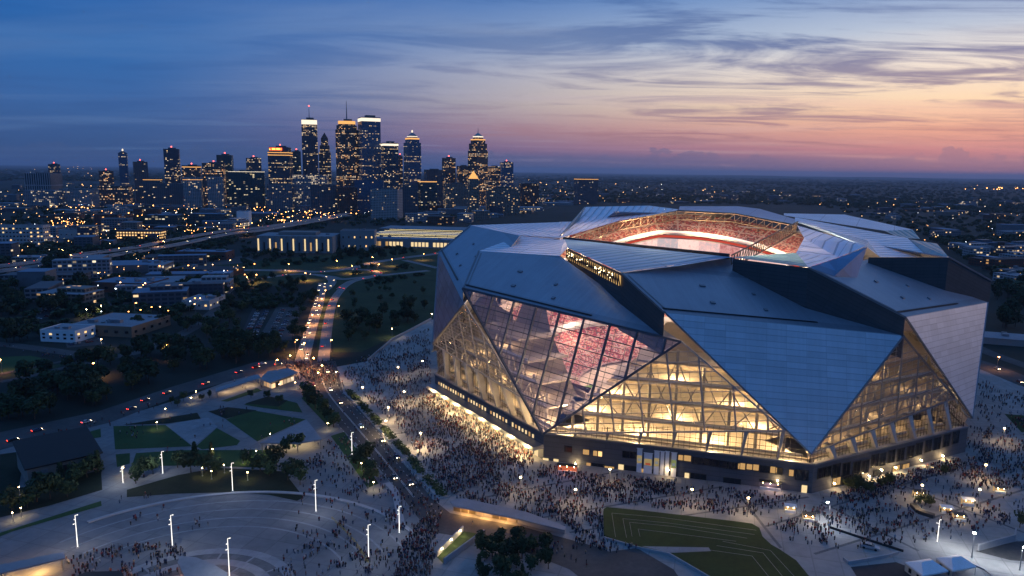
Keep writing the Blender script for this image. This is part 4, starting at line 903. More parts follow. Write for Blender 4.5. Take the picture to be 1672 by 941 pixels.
for a, kw in [((37, 79, 283, 1900, 'striped', 'pale vertically striped tower with white roof'), dict(roof='pale', rz=.1)), ((228, 258, 292, 1850, 'dim', 'low tower with an orange band of light along its roof'), dict(crown=('crownamber', .955, .975))),
              ((291, 323, 270, 1900, 'brown', 'brown block with a glowing orange strip below the roof'), dict(crown=('crownamber', .95, .968), beacon=True)), ((322, 362, 266, 1880, 'brown', 'wide brown tower behind the second pale block'), dict(beacon=True)),
              ((292, 325, 290, 1700, 'pale', 'pale concrete apartment block, darker twin with lit top floor'), dict(roof='pale', crown=('crownamber', .93, .945))), ((332, 361, 289, 1720, 'pale', 'pale concrete apartment block, plain twin without lit floor'), dict(roof='pale')),
              ((363, 422, 279, 1780, 'teal', 'broad teal glass block with a white sign light on its roof'), dict(crown=('crownwhite', .975, .985), depth=.5)), ((472, 527, 286, 1700, 'litwhite', 'wide office block with rows of bright lit floors below the masted tower'), dict(depth=.4, rz=.1, roof='pale')),
              ((575, 622, 294, 1650, 'blue', 'low dark blue block at the foot of the glass tower'), dict(depth=.5, rz=.1)), ((602, 652, 309, 1450, 'gridwall', 'pale gridded hotel slab with a darker plain end wall'), dict(depth=.45, rz=-.25, roof='grey')),
              ((745, 766, 271, 2050, 'brown', 'reddish block next to the stepped stone tower'), {}), ((796, 817, 272, 2080, 'brown', 'dark reddish block behind the beige apartments'), {}), ((690, 722, 277, 2000, 'dim', 'dim low block between the pyramid tower and the brown tower'), {}),
              ((680, 712, 296, 1850, 'teal', 'dark squat block with an orange curved light on its roof'), dict(crown=('crownamber', .97, 1.0))), ((793, 848, 306, 1700, 'tan', 'beige apartment slab with many small lit windows'), dict(depth=.4, rz=.1)),
              ((722, 764, 300, 1750, 'tan', 'tan mid rise block full of orange windows near the gold roofed tower'), dict(depth=.6)), ((30, 80, 311, 1700, 'litwhite', 'low white office with bright yellow windows under the striped tower'), dict(depth=.5, rz=.1, roof='pale')),
              ((85, 140, 309, 1720, 'pale', 'long pale office slab with a small white roof hut'), dict(depth=.4, rz=-.1, roof='pale')), ((500, 545, 302, 1600, 'dim', 'dim mid rise block in front of the lit office floors'), dict(depth=.5)),
              ((428, 472, 301, 1680, 'grey', 'grey block with few windows below the sign tower'), dict(depth=.6)), ((545, 580, 306, 1600, 'brick', 'brick block with orange lit glass front beside the hotel slab'), dict(depth=.6)), ((240, 292, 300, 1800, 'dim', 'long dim block below the slab tower'), dict(depth=.5)),
              ((150, 200, 304, 1800, 'brown', 'brown block with orange lit ground floors near the slender tower'), dict(depth=.5)), ((650, 682, 302, 1600, 'dim', 'dim block beside the hotel slab'), {}), ((848, 880, 300, 2100, 'brick', 'brick block with scattered lights past the beige apartments'), dict(depth=.5)),
              ((940, 978, 292, 2300, 'dim', 'lone dark hospital block with two amber roof lamps'), dict(depth=.5, crown=('crownamber', .97, .99)))]:
    tower(*a, cat='building', name='office_block', group='mid rise blocks around downtown', **kw)
t, w, h = tower(763, 782, 292, 1650, 'tan', 'small stone tower with a glowing gold pyramid roof', ((1, 0, 1),), rz=.3, plant=False, name='gold_tower')
pyramid(t, w*.9, h, h*1.22, M_['crownamber'], rz=.3)

# ---- houses and halls nearer by, with their own windows
def hall(px0, px1, top, bot, depth, rz, wall, roof, label, rows=0, cols=0, lit=.3, ww=2., wh=1.6, cat='building', units=3, name='building', z0=2., lm=None, side=True, bigroof=False):
    """the near wall runs from px0 to px1; top and bot are the pixel rows of its eaves and foot"""
    a, c = G(px0, bot), G(px1, bot); mid = (a+c)/2; w = (c.x-a.x)/max(math.cos(rz), .5); h = P((px0+px1)/2, top, mid.y).z
    t = thing(name, label, cat, (mid.x, mid.y, 0), rz)
    mb = MB(); mb.box((0, depth/2, h/2), (w, depth, h)); mb.build('wall', wall, t)
    rb_ = MB(); rb_.box((0, depth/2, h+.15), (w+(.6 if bigroof else -.6), depth+(.6 if bigroof else -.6), .35)); ro = rb_.build('roof', ROOF[roof], t)
    if not bigroof:
        pb_ = MB()
        for s in (-1, 1): pb_.box((s*(w/2-.15), depth/2, h+.35), (.3, depth, .8)); pb_.box((0, depth/2+s*(depth/2-.15), h+.35), (w-.6, .3, .8))
        pb_.build('parapet', wall, t)
    for i in range(units):
        ub = MB(); s = random.uniform(1.5, 4.5); ub.box((random.uniform(-w*.4, w*.4), random.uniform(depth*.2, depth*.8), h+.3+s*.3), (s*1.4, s, s*.6)); ub.build('roof_unit', M_['steel'], ro)
    if rows and cols:
        wm = MB(); wm.box((0, 0, 0), (ww, .16, wh)); wme = {m_: wm.mesh('window_pane', m_) for m_ in (M_['winlit'], M_['windark'], M_['winlit2'])}
        def face(n_, o, dr, L):
            for r in range(rows):
                for q in range(n_):
                    k = lm if lm and random.random() < lit else (M_['winlit'] if random.random() < .6 else M_['winlit2']) if random.random() < lit else M_['windark']
                    x = -L/2+L*(q+.5)/n_; zz = z0+(h-z0-.8)*(r+.4)/rows
                    me = wme.get(k) or wm.mesh('window_pane', k); wme[k] = me
                    part('window', me, t, (x, -.05, zz) if dr == 0 else (o, depth/2+x, zz), 0 if dr == 0 else math.pi/2)
        face(cols, 0, 0, w)
        if side and cols < 60: face(max(2, int(cols*depth/w)), (w/2+.05) if mid.x < 0 else -(w/2+.05), 1, depth)
    return t, w, h
wp = pmat('pale_wall', (.42, .40, .39), .85, scale=.1); wd = pmat('drab_wall', (.20, .19, .18), .9, scale=.1); wb = pmat('brick_dark_wall', (.13, .06, .045), .9, scale=.2); wt = pmat('tan_brick_wall', (.22, .15, .10), .9, scale=.2); wg = pmat('concrete_wall', (.27, .265, .26), .9, scale=.1)
hall(63, 127, 541, 559, 22, -.12, M_['white'], 'pale', 'small two storey white building with white roof beside the brown warehouse', 2, 5, .3, 2.2, 1.4)
hall(108, 222, 533, 549, 48, -.16, wt, 'pale', 'long low brown warehouse under a wide flat grey roof', 1, 6, .15, 3, 2, units=9)
hall(147, 246, 463, 478, 40, -.08, wb, 'blue', 'red brick warehouse lit orange at its corner by a yard lamp', 1, 6, .3, 3, 2, units=6)
hall(296, 343, 492, 506, 34, -.05, wp, 'pale', 'pale shed with bright blue grey roof among dark trees', 1, 4, .2, units=5)
hall(-30, 73, 369, 403, 22, .12, wp, 'grey', 'long white five storey apartment block with dark balcony bays', 5, 18, .22, 2.6, 2.2, units=4)
hall(190, 264, 377, 392, 26, .12, wb, 'grey', 'brick school with three rows of orange lit windows', 3, 15, .72, 2.8, 2.2, lm=M_['winlit'], units=5)
hall(95, 140, 376, 390, 22, .05, wp, 'grey', 'low pale block with a pink lit wall near the apartment block', 1, 5, .3)
t, w, h = hall(418, 545, 386, 413, 60, .03, wg, 'pale', 'grey stone hall with tall lit window slots between piers', 0, 0, units=6, bigroof=True)
for i in range(26):
    x = -w/2+w*(i+.5)/26
    if i % 2: pm = MB(); pm.box((x, -1.0, h*.5), (w/26*.7, 2, h)); pm.build('pier', wg, t)
    else:
        wm = MB(); hh = h*(.72 if i % 4 == 0 else .5); wm.box((x, -.12, h*.12+hh/2), (w/26*.5, .2, hh)); wm.build('window', M_['winlit2'] if i % 4 == 0 else (M_['windark'] if i % 3 else dimlit), t)
lb2 = MB(); lb2.box((0, 30, h+2.5), (w*.5, 30, 5)); lb2.build('roof_storey', wd, t)
hall(556, 612, 378, 410, 40, .1, wg, 'grey', 'stone wing with one tall lit doorway joined near the slotted hall', 2, 6, .3, 2, 3)
t, w, h = hall(600, 742, 391, 405, 30, -.12, wg, 'blue', 'long convention hall with a row of big lit ground floor windows', 0, 0, units=5, bigroof=True)
for i in range(22):
    if i in (3, 9, 10, 16): continue
    wm = MB(); wm.box((-w/2+w*(i+.8)/23, -.1, h*.42), (w/23*.7, .2, h*.5)); wm.build('window', M_['winlit2'] if i > 4 else dimlit, t)
# the parking decks: open floors full of lights
t = thing('parking_deck', 'wide open parking deck with rows of yellow lit levels', 'car park', tuple(G(690, 399)), -.14)
for lv_ in range(4):
    sb = MB(); sb.box((0, 50, 4+4*lv_), (190, 150-lv_*22, .7)); sb.build('deck_level', M_['conc'], t)
    st = MB()
    for j in range(4): st.box((0, -18+j*30+lv_*8, 4.75+4*lv_), (180, .7, .25))
    st.build('strip_light', emat('deck_light', (1, .80, .40), 2.4, False), t)
    for j in range(9): sb2 = MB(); sb2.box((-84+21*j, -22+lv_*11, 2+4*lv_), (1, 1, 4)); sb2.build('column', M_['conc'], t)
tb = MB(); tb.box((0, 100, 20.5), (200, 70, .8)); tb.build('roof', ROOF['pale'], t)
hall(1606, 1720, 556, 566, 26, -.35, wg, 'pale', 'raised platform hall on columns beyond the stadium corner', 0, 0, units=2, bigroof=True)
hall(284, 372, 412, 424, 30, .0, wb, 'blue', 'wide red brick shop with a white ringed roof under the highway', 1, 7, .2, 3, 2, units=7)
hall(740, 815, 338, 348, 60, -.1, wp, 'blue', 'broad pale exhibition hall with pinkish lit side beyond the stadium roof', 1, 10, .25, 4, 3)
hall(387, 407, 346, 368, 30, .15, M_['white'], 'pale', 'white cube building with a dazzling floodlight on its front', 1, 4, .3)
hall(308, 368, 350, 367, 40, .08, FAC['teal'], 'blue', 'dark green glass office beside the highway, few bright windows'); hall(236, 292, 352, 370, 40, .1, FAC['teal'], 'blue', 'teal walled workshop with yellow windows behind the brick school')

# ---- the rest of the city: low blocks, each its own, described by walls, form, light and place
TONE = [('pale', FAC['pale'], 'pale'), ('grey', FAC['grey'], 'grey'), ('tan', FAC['tan'], 'pale'), ('brick red', FAC['brick'], 'dark'), ('dark', FAC['dim'], 'blue'), ('drab', FAC['shed'], 'blue'), ('cream', FAC['litwhite'], 'pale'), ('slate', FAC['dark'], 'grey')]
FORM = [('long low', (60, 105), (20, 34), (6, 9)), ('squat', (24, 36), (22, 34), (7, 11)), ('wide flat', (55, 90), (45, 70), (7, 10)), ('narrow', (16, 24), (34, 55), (8, 13)), ('boxy mid rise', (26, 40), (22, 32), (15, 26)), ('slab like', (48, 70), (14, 20), (13, 22)), ('small', (15, 23), (13, 20), (5, 8)), ('stepped', (34, 50), (24, 36), (10, 16))]
ZONES = [('between highway and downtown', [(130, 335), (560, 318), (560, 345), (430, 366), (230, 395), (80, 410), (60, 350)], 62), ('on the far west side', [(0, 300), (240, 300), (300, 330), (0, 350)], 30), ('at the foot of the towers', [(300, 318), (860, 312), (800, 345), (560, 345)], 46),
         ('just past the stadium roof', [(600, 340), (930, 318), (930, 335), (760, 365), (700, 368)], 48), ('in woods beyond the stadium', [(900, 305), (1300, 312), (1290, 332), (960, 333)], 26), ('in the eastern suburb', [(1300, 316), (1672, 330), (1672, 440), (1560, 400), (1500, 375)], 34),
         ('in fields east of the stadium', [(1545, 395), (1672, 410), (1672, 470), (1620, 450)], 12), ('west of the avenue', [(0, 420), (300, 430), (400, 470), (330, 500), (60, 500)], 22)]
combo = [(a, c) for a in range(8) for c in range(8)]; footprints = []
LITW = ['with few lights on', 'with lit windows', 'with bare roof', 'with rooftop hut']
def zsample(poly):
    x0, x1 = min(p[0] for p in poly), max(p[0] for p in poly); y0, y1 = min(p[1] for p in poly), max(p[1] for p in poly)
    while True:
        x, y = random.uniform(x0, x1), random.uniform(y0, y1)
        if inpoly(x, y, poly): return x, y
STADPX = [(700, 640), (700, 410), (760, 362), (950, 334), (1290, 336), (1500, 385), (1625, 455), (1600, 700), (1320, 830), (880, 760)]
for zn, poly, cnt in ZONES:
    random.shuffle(combo); done = 0; tries = 0
    while done < cnt and tries < 900:
        tries += 1; x, y = zsample(poly); p = G(x, y); ti, fi = combo[done % 64]; tn, fm_, rf = TONE[ti]; fn, wr, dr, hr = FORM[fi]
        sc = 1.0 if p.y < 1400 else 1.25
        w, dp, h = random.uniform(*wr)*sc, random.uniform(*dr)*sc, random.uniform(*hr)
        if any(abs(p.x-q[0]) < (w+q[2])*.55 and abs(p.y-q[1]) < (dp+q[3])*.6 for q in footprints) or inpoly(x, y-h*1190/p.y*.8, STADPX): continue
        footprints.append((p.x, p.y, w, dp)); rz = random.choice((.18, .18, .3, -.1))+random.uniform(-.05, .05)
        t = thing('building', f'{fn} {tn} building {LITW[done % 4]} {zn}', 'building', (p.x, p.y, 0), rz, 'city buildings '+zn)
        mb = MB(); mb.box((0, 0, h/2), (w, dp, h)); mb.build('wall', fm_, t)
        mb = MB(); mb.box((0, 0, h+.2), (w+.5, dp+.5, .5)); ro = mb.build('roof', ROOF[rf], t)
        if fn == 'stepped': mb = MB(); mb.box((w*.1, dp*.1, h+2.2), (w*.6, dp*.6, 4)); mb.build('upper_storey', fm_, t)
        if done % 4 == 3 or fn in ('wide flat', 'long low'):
            for j in range(2): mb = MB(); s = random.uniform(2.5, 5); mb.box((random.uniform(-.35, .35)*w, random.uniform(-.3, .3)*dp, h+.4+s*.3), (s*1.3, s, s*.6)); mb.build('roof_unit', M_['steel'], ro)
        done += 1

# ---- elevated highway: two decks on piers
hw = thing('elevated_highway', 'long elevated concrete highway on piers curving toward the towers', 'highway', (0, 0, 0))
HZ = 8.
up_ = smooth([G(x, y, HZ) for x, y in [(-60, 438), (0, 434), (73, 425), (149, 413), (225, 403), (300, 388), (375, 376), (422, 372), (500, 360), (570, 348)]], 6)
dn_ = smooth([G(x, y, HZ) for x, y in [(-60, 448), (0, 442), (73, 433), (149, 422), (225, 410), (300, 397), (375, 381.5), (422, 376.5), (500, 364), (570, 351)]], 6)
HWY = []
for pp in (up_, dn_):
    mb = MB(); w = 13.5; ribbon_pts(mb, pp, w)
    for s in (1, -1):
        e = offs(pp, s*w/2)
        for p, q in zip(e, e[1:]): mb.poly([p, q, q-Vector((0, 0, 1.6)), p-Vector((0, 0, 1.6))], 1)
    dk = mb.build('deck', [M_['stripe_dark'] if False else groundmat('concrete_carriageway', [(.13, .125, .12), (.18, .175, .17), (.22, .215, .21)], .05, .4), M_['conc']], hw); HWY.append(pp)
    for s in (1, -1):
        e = offs(pp, s*(w/2-.2)); pm = MB()
        for p, q in zip(e, e[1:]): pm.bar(p+Vector((0, 0, .5)), q+Vector((0, 0, .5)), .35, 1.0)
        pm.build('parapet', M_['conc'], dk)
    lmk = MB()
    for o in (-3.3, 0, 3.3):
        e = offs(pp, o)
        for p, q in zip(e, e[1:]): lmk.bar(p+Vector((0, 0, .03)), p.lerp(q, .5)+Vector((0, 0, .03)), .3, .03)
    lmk.build('lane_marking', M_['paint'], dk)
    for k in range(4, len(pp)-6, 3):
        if 4 < k < 40:
            pc = MB(); pc.bar(Vector((pp[k].x, pp[k].y, 0)), pp[k]-Vector((0, 0, 1.2)), 1.8); pc.bar(offs(pp, 5)[k]-Vector((0, 0, 1.9)), offs(pp, -5)[k]-Vector((0, 0, 1.9)), 1.4); pc.build('pier', M_['conc'], hw)

# ================================================================== TREES
LEAF = [pmat('leaf_dark', (.022, .042, .016), .9, var=.5, scale=.3, rnd=.5), pmat('leaf_mid', (.034, .06, .022), .9, var=.5, scale=.3, rnd=.5), pmat('leaf_olive', (.05, .065, .022), .9, var=.5, scale=.3, rnd=.5)]
BARK = pmat('bark', (.06, .045, .035), .95)
def crown_mesh(seed, h, wd, n=420, leaf=.75, cone=False):
    r_ = random.Random(seed); mb = MB(); lobes = []
    for i in range(9 if not cone else 6):
        if cone: z = h*(.2+.13*i); rr = wd*.5*(1-.14*i); lobes.append((Vector((0, 0, z)), rr, rr*.7))
        else:
            a = r_.uniform(0, 6.28); rad = wd*.30*r_.random()**.6; z = h*r_.uniform(.42, .82); s = wd*r_.uniform(.20, .31)
            lobes.append((Vector((math.cos(a)*rad, math.sin(a)*rad, z)), s, s*r_.uniform(.7, .95)))
    for k in range(n):
        c, rx, rz_ = lobes[r_.randrange(len(lobes))]
        d = Vector((r_.gauss(0, 1), r_.gauss(0, 1), r_.gauss(0, 1))).normalized(); rr = r_.uniform(.62, 1.06)
        p = c+Vector((d.x*rx*rr, d.y*rx*rr, d.z*rz_*rr)); nrm = (d+Vector((r_.gauss(0, .5), r_.gauss(0, .5), r_.gauss(0, .5)+.3))).normalized()
        m = nrm.to_track_quat('Z', 'Y').to_matrix(); s = leaf*r_.uniform(.6, 1.35); a = r_.uniform(0, 3.1)
        q = [p+m@Vector((math.cos(a+j*1.5708)*s*(1 if j % 2 else .62), math.sin(a+j*1.5708)*s*(1 if j % 2 else .62), r_.uniform(-.1, .1)*s)) for j in range(4)]
        mb.poly(q, uv=[(0, 0), (1, 0), (1, 1), (0, 1)])
    return mb
def trunk_mesh(seed, h, wd):
    r_ = random.Random(seed); mb = MB(); mb.tube([(0, 0, -.3), (.05, .03, h*.2), (.1, -.06, h*.45), (0, 0, h*.68)], [h*.028, h*.022, h*.016, h*.006], 6)
    for i in range(4):
        a = i*1.7+r_.random(); z = h*r_.uniform(.28, .48); mb.tube([(.05, 0, z), (math.cos(a)*wd*.16, math.sin(a)*wd*.16, z+h*.12), (math.cos(a)*wd*.30, math.sin(a)*wd*.30, z+h*.22)], [h*.013, h*.009, h*.004], 5)
    return mb
TREES = {}
KIND = [('broad', 11, 11, LEAF[0], 460, .85), ('round', 8.5, 8, LEAF[1], 380, .7), ('loose', 9.5, 8.5, LEAF[2], 300, .8), ('tall', 13, 9, LEAF[0], 460, .9), ('young', 5.5, 4.2, LEAF[1], 240, .5), ('conifer', 10, 5, LEAF[0], 380, .6)]
for i, (nm, h, wd_, mt, n, lf) in enumerate(KIND):
    for v in range(2): TREES[nm, v] = (crown_mesh(i*10+v, h, wd_, n, lf, nm == 'conifer').mesh('crown', mt), trunk_mesh(i*10+v+5, h, wd_).mesh('trunk', BARK))
tcount = 0
KDESC = {'broad': 'broad dark leafy tree', 'round': 'rounded green tree', 'loose': 'loose olive green tree', 'tall': 'tall dark tree', 'young': 'small young tree', 'conifer': 'pointed dark conifer'}
def tree(p, kind, zone, s=1.):
    global tcount
    v = random.randrange(2); c, t_ = TREES[kind, v]
    o = thing('conifer_tree' if kind == 'conifer' else 'leafy_tree', KDESC[kind]+' '+zone, 'tree', (p.x, p.y, 0), random.uniform(0, 6.28), KDESC[kind]+'s '+zone)
    o.scale = (s*random.uniform(.85, 1.15), s*random.uniform(.85, 1.15), s*random.uniform(.85, 1.15))
    part('crown', c, o); part('trunk', t_, o); tcount += 1
def scatter(poly, n, kinds, zone, s=(.85, 1.25), avoid=()):
    k = 0; tr = 0
    while k < n and tr < n*20:
        tr += 1; x, y = zsample(poly)
        if any(inpoly(x, y, a) for a in avoid): continue
        p = G(x, y)
        if any(abs(p.x-q[0]) < q[2]*.55+4 and abs(p.y-q[1]) < q[3]*.6+4 for q in footprints): continue
        tree(p, random.choice(kinds), zone, random.uniform(*s)); k += 1
BELT = [(0, 640), (110, 600), (200, 592), (300, 560), (420, 560), (470, 580), (410, 588), (280, 624), (160, 664), (0, 700)]
scatter(BELT, 74, ['broad', 'broad', 'tall', 'round', 'loose'], 'in the thick belt above the lower street', (.9, 1.4))
scatter([(225, 590), (300, 560), (420, 545), (480, 575), (420, 585), (300, 615)], 18, ['broad', 'round', 'tall'], 'in the thick belt above the lower street', (.9, 1.3))
scatter([(0, 460), (140, 452), (150, 500), (60, 520), (0, 540)], 26, ['broad', 'tall'], 'in the dark grove west of the brick warehouse', (1., 1.5))
scatter([(260, 440), (400, 450), (400, 490), (350, 500), (280, 475)], 24, ['broad', 'round'], 'between the sheds and the ramp loop', (.9, 1.35))
scatter([(100, 500), (160, 480), (300, 500), (300, 540), (226, 545)], 16, ['broad', 'round'], 'around the long brown warehouse', (.8, 1.2))
scatter([(0, 545), (60, 530), (60, 560), (0, 562)], 8, ['broad', 'tall'], 'behind the small white building', (.8, 1.2))
scatter([(330, 510), (410, 505), (385, 560), (300, 545)], 18, ['broad', 'round', 'loose'], 'beside the narrow parking lot', (.9, 1.3))
scatter([(490, 495), (520, 480), (495, 560), (480, 570), (470, 545)], 12, ['round', 'broad'], 'along the avenue verge', (.7, 1.1))
scatter([(560, 520), (700, 500), (705, 515), (640, 545), (570, 565)], 26, ['broad', 'round', 'tall'], 'in the grassy field beside the stadium', (.8, 1.25))
scatter([(560, 480), (700, 455), (705, 490), (580, 510)], 12, ['round', 'loose'], 'dotted over the grassy field', (.5, .9))
scatter([(420, 418), (560, 416), (600, 412), (700, 418), (640, 428), (440, 432)], 22, ['broad', 'tall'], 'in front of the grey stone hall', (.9, 1.4))
scatter([(395, 452), (470, 458), (500, 462), (480, 480), (400, 490)], 14, ['broad', 'round'], 'inside the ramp loop', (.7, 1.1))
scatter([(575, 445), (610, 440), (592, 434), (570, 440)], 4, ['round', 'broad'], 'on the small loop island', (.6, .9))
scatter([(70, 425), (105, 425), (110, 455), (70, 455)], 5, ['tall', 'tall', 'broad'], 'rising in front of the highway', (1.5, 2.1))
for x, y, kd in [(228, 780, 'broad'), (222, 790, 'round'), (250, 775, 'round'), (290, 764, 'round'), (312, 772, 'broad'), (335, 772, 'loose'), (345, 745, 'conifer'), (318, 745, 'conifer'), (355, 775, 'round'), (402, 760, 'round'), (425, 770, 'broad'), (452, 762, 'broad'), (468, 740, 'round'), (486, 736, 'round'), (470, 785, 'broad'), (490, 792, 'round'), (485, 770, 'round'), (440, 778, 'round')]: tree(G(x, y), kd, 'in the park beds behind the circular plaza', random.uniform(.7, 1.0))
for x, y, kd in [(498, 645, 'round'), (505, 655, 'round'), (515, 668, 'broad'), (528, 678, 'broad'), (538, 690, 'broad'), (545, 698, 'round'), (585, 765, 'broad'), (594, 757, 'broad'), (602, 770, 'round'), (607, 786, 'loose')]: tree(G(x, y), kd, 'on the planted strip beside the boulevard', random.uniform(.75, 1.05))
for x, y, kd in [(58, 795, 'conifer'), (100, 788, 'conifer'), (142, 780, 'broad'), (122, 790, 'round'), (160, 772, 'conifer'), (60, 820, 'broad'), (82, 815, 'broad'), (110, 812, 'round'), (45, 830, 'round'), (20, 835, 'loose')]: tree(G(x, y), kd, 'round the stage house with the black roof', random.uniform(.7, 1.0))
scatter([(766, 905), (800, 884), (850, 880), (895, 905), (905, 925), (870, 960), (770, 960)], 38, ['broad', 'conifer', 'round', 'tall'], 'on the wooded island in the road', (.42, .62))
for x, y in [(330, 655), (342, 650), (280, 660), (290, 664), (300, 656), (410, 650), (436, 652), (456, 660)]: tree(G(x, y), 'young', 'along the upper park path', random.uniform(.8, 1.1))
for x, y in [(1393, 800), (1402, 802), (1412, 803), (1422, 806), (1386, 798), (1500, 822), (1510, 826), (1520, 828), (1665, 862), (1438, 796), (1450, 792), (1544, 776)]: tree(G(x, y), 'loose', 'beside the crowd along the stadium wall', random.uniform(.5, .7))
scatter([(1625, 455), (1672, 465), (1690, 540), (1640, 540), (1615, 520)], 24, ['broad', 'tall'], 'beyond the platform hall', (1., 1.5))
# clipped hedge planters along the boulevard
hd = [(566, 640), (585, 657), (604, 678), (622, 698), (645, 722), (668, 748), (692, 778), (728, 818)]
LH = LEAF[1]
for i in range(len(hd)-1):
    a, c = G(*hd[i]), G(*hd[i+1]); d = c-a; L = d.length*.84; rz = math.atan2(d.y, d.x); mid = (a+c)/2
    o = thing('hedge_planter', ['thin', 'patchy', 'low', 'dense', 'ragged', 'broad', 'rounded'][i]+' hedge planter on the plaza edge '+['by the junction', 'after the first gap', 'in mid row by the boulevard', 'by the bend of the boulevard', 'before the crowd gets dense', 'next to last in the row', 'ending beside the low pavilion'][i], 'hedge', (mid.x, mid.y, 0), rz, 'hedge planters along the boulevard')
    kb = MB(); kb.box((0, 0, .3), (L, 5.4, .6)); kb.build('planter', M_['conc'], o)
    hb = MB(); r_ = random.Random(i)
    for k in range(340):
        p = Vector((r_.uniform(-L/2+.4, L/2-.4), r_.gauss(0, 1.1), .7+abs(r_.gauss(0, .8)))); p.y = max(-2.3, min(2.3, p.y)); m = Vector((r_.gauss(0, .6), r_.gauss(0, .6), 1)).to_track_quat('Z', 'Y').to_matrix(); s = r_.uniform(.35, .8)
        hb.poly([p+m@Vector((x*s, y*s, 0)) for x, y in ((-.7, -.7), (.7, -.6), (.6, .7), (-.6, .6))], uv=[(0, 0), (1, 0), (1, 1), (0, 1)])
    hb.build('foliage', LH, o)
# far woods: canopy that nobody could count
def canopy_cloud(name, zones, mat):
    V, F = [], []
    ico = crown_mesh(77, 9, 11, 46, 2.1); bv = np.array(ico.v, np.float32); bf = np.array(ico.f, np.int64)
    for poly, n, smin, smax, sq in zones:
        k = 0; t_ = 0
        while k < n and t_ < n*8:
            t_ += 1; x, y = zsample(poly); p = G(x, y)
            if inpoly(x, y, STADPX) or any(abs(p.x-q[0]) < q[2]*.55+5 and abs(p.y-q[1]) < q[3]*.6+5 for q in footprints): continue
            if any(abs(p.x-q.x) < 13 and abs(p.y-q.y) < 24 for q in ROADPTS): continue
            s = random.uniform(smin, smax); a = random.uniform(0, 6.28); c_, s_ = math.cos(a), math.sin(a)
            vv = bv*np.array([s*sq, s*sq, s], np.float32); vv = np.stack([vv[:, 0]*c_-vv[:, 1]*s_+p.x, vv[:, 0]*s_+vv[:, 1]*c_+p.y, vv[:, 2]-2*s], 1)
            F.append(bf+sum(map(len, V)) if False else bf+canopy_cloud.n); canopy_cloud.n += len(vv); V.append(vv); k += 1
    V = np.concatenate(V); F = np.concatenate(F); me = bpy.data.meshes.new(name); me.vertices.add(len(V)); me.vertices.foreach_set('co', V.ravel()); me.loops.add(F.size); me.loops.foreach_set('vertex_index', F.ravel().astype(np.int32))
    me.polygons.add(len(F)); me.polygons.foreach_set('loop_start', np.arange(0, F.size, 4, dtype=np.int32)); me.update(calc_edges=True); me.materials.append(mat)
    o = bpy.data.objects.new(name, me); link(o); o['kind'] = 'stuff'; return o
canopy_cloud.n = 0
ROADPTS = [q for px_, w in ROADS for q in smooth([G(x, y) for x, y in px_], 8)]
canopy_cloud('woodland', [([(-300, 300), (500, 305), (860, 300), (860, 330), (700, 368), (420, 378), (330, 440), (0, 430), (-300, 460)], 1900, .8, 1.5, 1.2), ([(860, 292), (1672, 302), (1672, 350), (1300, 335), (860, 330)], 2600, 1., 2.0, 1.6), ([(1300, 325), (1900, 350), (1900, 560), (1672, 500), (1620, 450), (1500, 380)], 1700, .9, 1.5, 1.2),
                         ([(-300, 273), (860, 284), (860, 296), (-300, 296)], 1500, 1.5, 3., 3.), ([(860, 283), (1900, 300), (1900, 312), (860, 298)], 1900, 1.5, 3., 3.), ([(-260, 460), (0, 440), (260, 445), (300, 520), (0, 560), (-260, 620)], 260, .7, 1.2, 1.), ([(120, 440), (480, 466), (480, 505), (100, 520)], 230, .45, .95, 1.), ([(560, 452), (715, 424), (715, 445), (600, 470)], 40, .4, .8, 1.), ([(380, 395), (760, 395), (720, 412), (400, 440)], 130, .6, 1., 1.)], LEAF[0])

# ================================================================== LAMPS
def lamp_parts(h, arm, mat, head=.5):
    a = MB(); a.tube([(0, 0, 0), (0, 0, h*.6), (0, 0, h)], [.16, .12, .09], 6)
    if arm: a.bar((0, 0, h-.1), (0, -arm, h+.25), .12)
    c = MB(); c.ball((0, -arm, h+.15), head, sq=(1, 1, .55)); d = MB(); d.tube([(0, 0, 0), (0, 0, .5)], [.32, .26], 6)
    return a.mesh('pole', M_['steel']), c.mesh('lamp_head', mat), d.mesh('base', M_['conc'])
LP = {'amber': lamp_parts(9, 1.6, M_['lampamber']), 'warm': lamp_parts(7.5, 0, M_['lampwarm'], .45), 'white': lamp_parts(8.5, .8, M_['lampwhite']), 'farwarm': lamp_parts(9, 1, emat('far_warm_lamp', (1, .56, .22), 13, False), .6), 'faramber': lamp_parts(9, 1, emat('far_amber_lamp', (1, .36, .08), 14, False), .65), 'farwhite': lamp_parts(9, 1, emat('far_white_lamp', (.85, .93, 1), 13, False), .55), 'garden': lamp_parts(3.6, 0, M_['lampwarm'], .26)}
LCOL = {'amber': (1, .42, .12), 'warm': (1, .68, .34), 'white': (.9, .95, 1), 'garden': (1, .74, .30)}
def lamp(p, kind, label, group, energy=0, rz=None, s=1.):
    o = thing('street_lamp', label, 'lamp', (p.x, p.y, p.z), random.uniform(0, 6.28) if rz is None else rz, group)
    o.scale = (s, s, s); a, c, d = LP[kind]; part('pole', a, o); part('lamp_head', c, o)
    if kind in LCOL: part('base', d, o)
    if energy:
        ld = bpy.data.lights.new('lamp_light', 'SPOT'); ld.energy = energy; ld.color = LCOL.get(kind, (1, .6, .3)); ld.shadow_soft_size = .5; ld.spot_size = R(150); ld.spot_blend = .5
        l = bpy.data.objects.new('lamp_light', ld); link(l, o); l.location = (0, 0, {'amber': 8.5, 'warm': 7.0, 'white': 8, 'garden': 3.2}.get(kind, 8.3)-.4)
    return o
def ground_of(px, py, h): q = G(px, py, h); return Vector((q.x, q.y, 0))
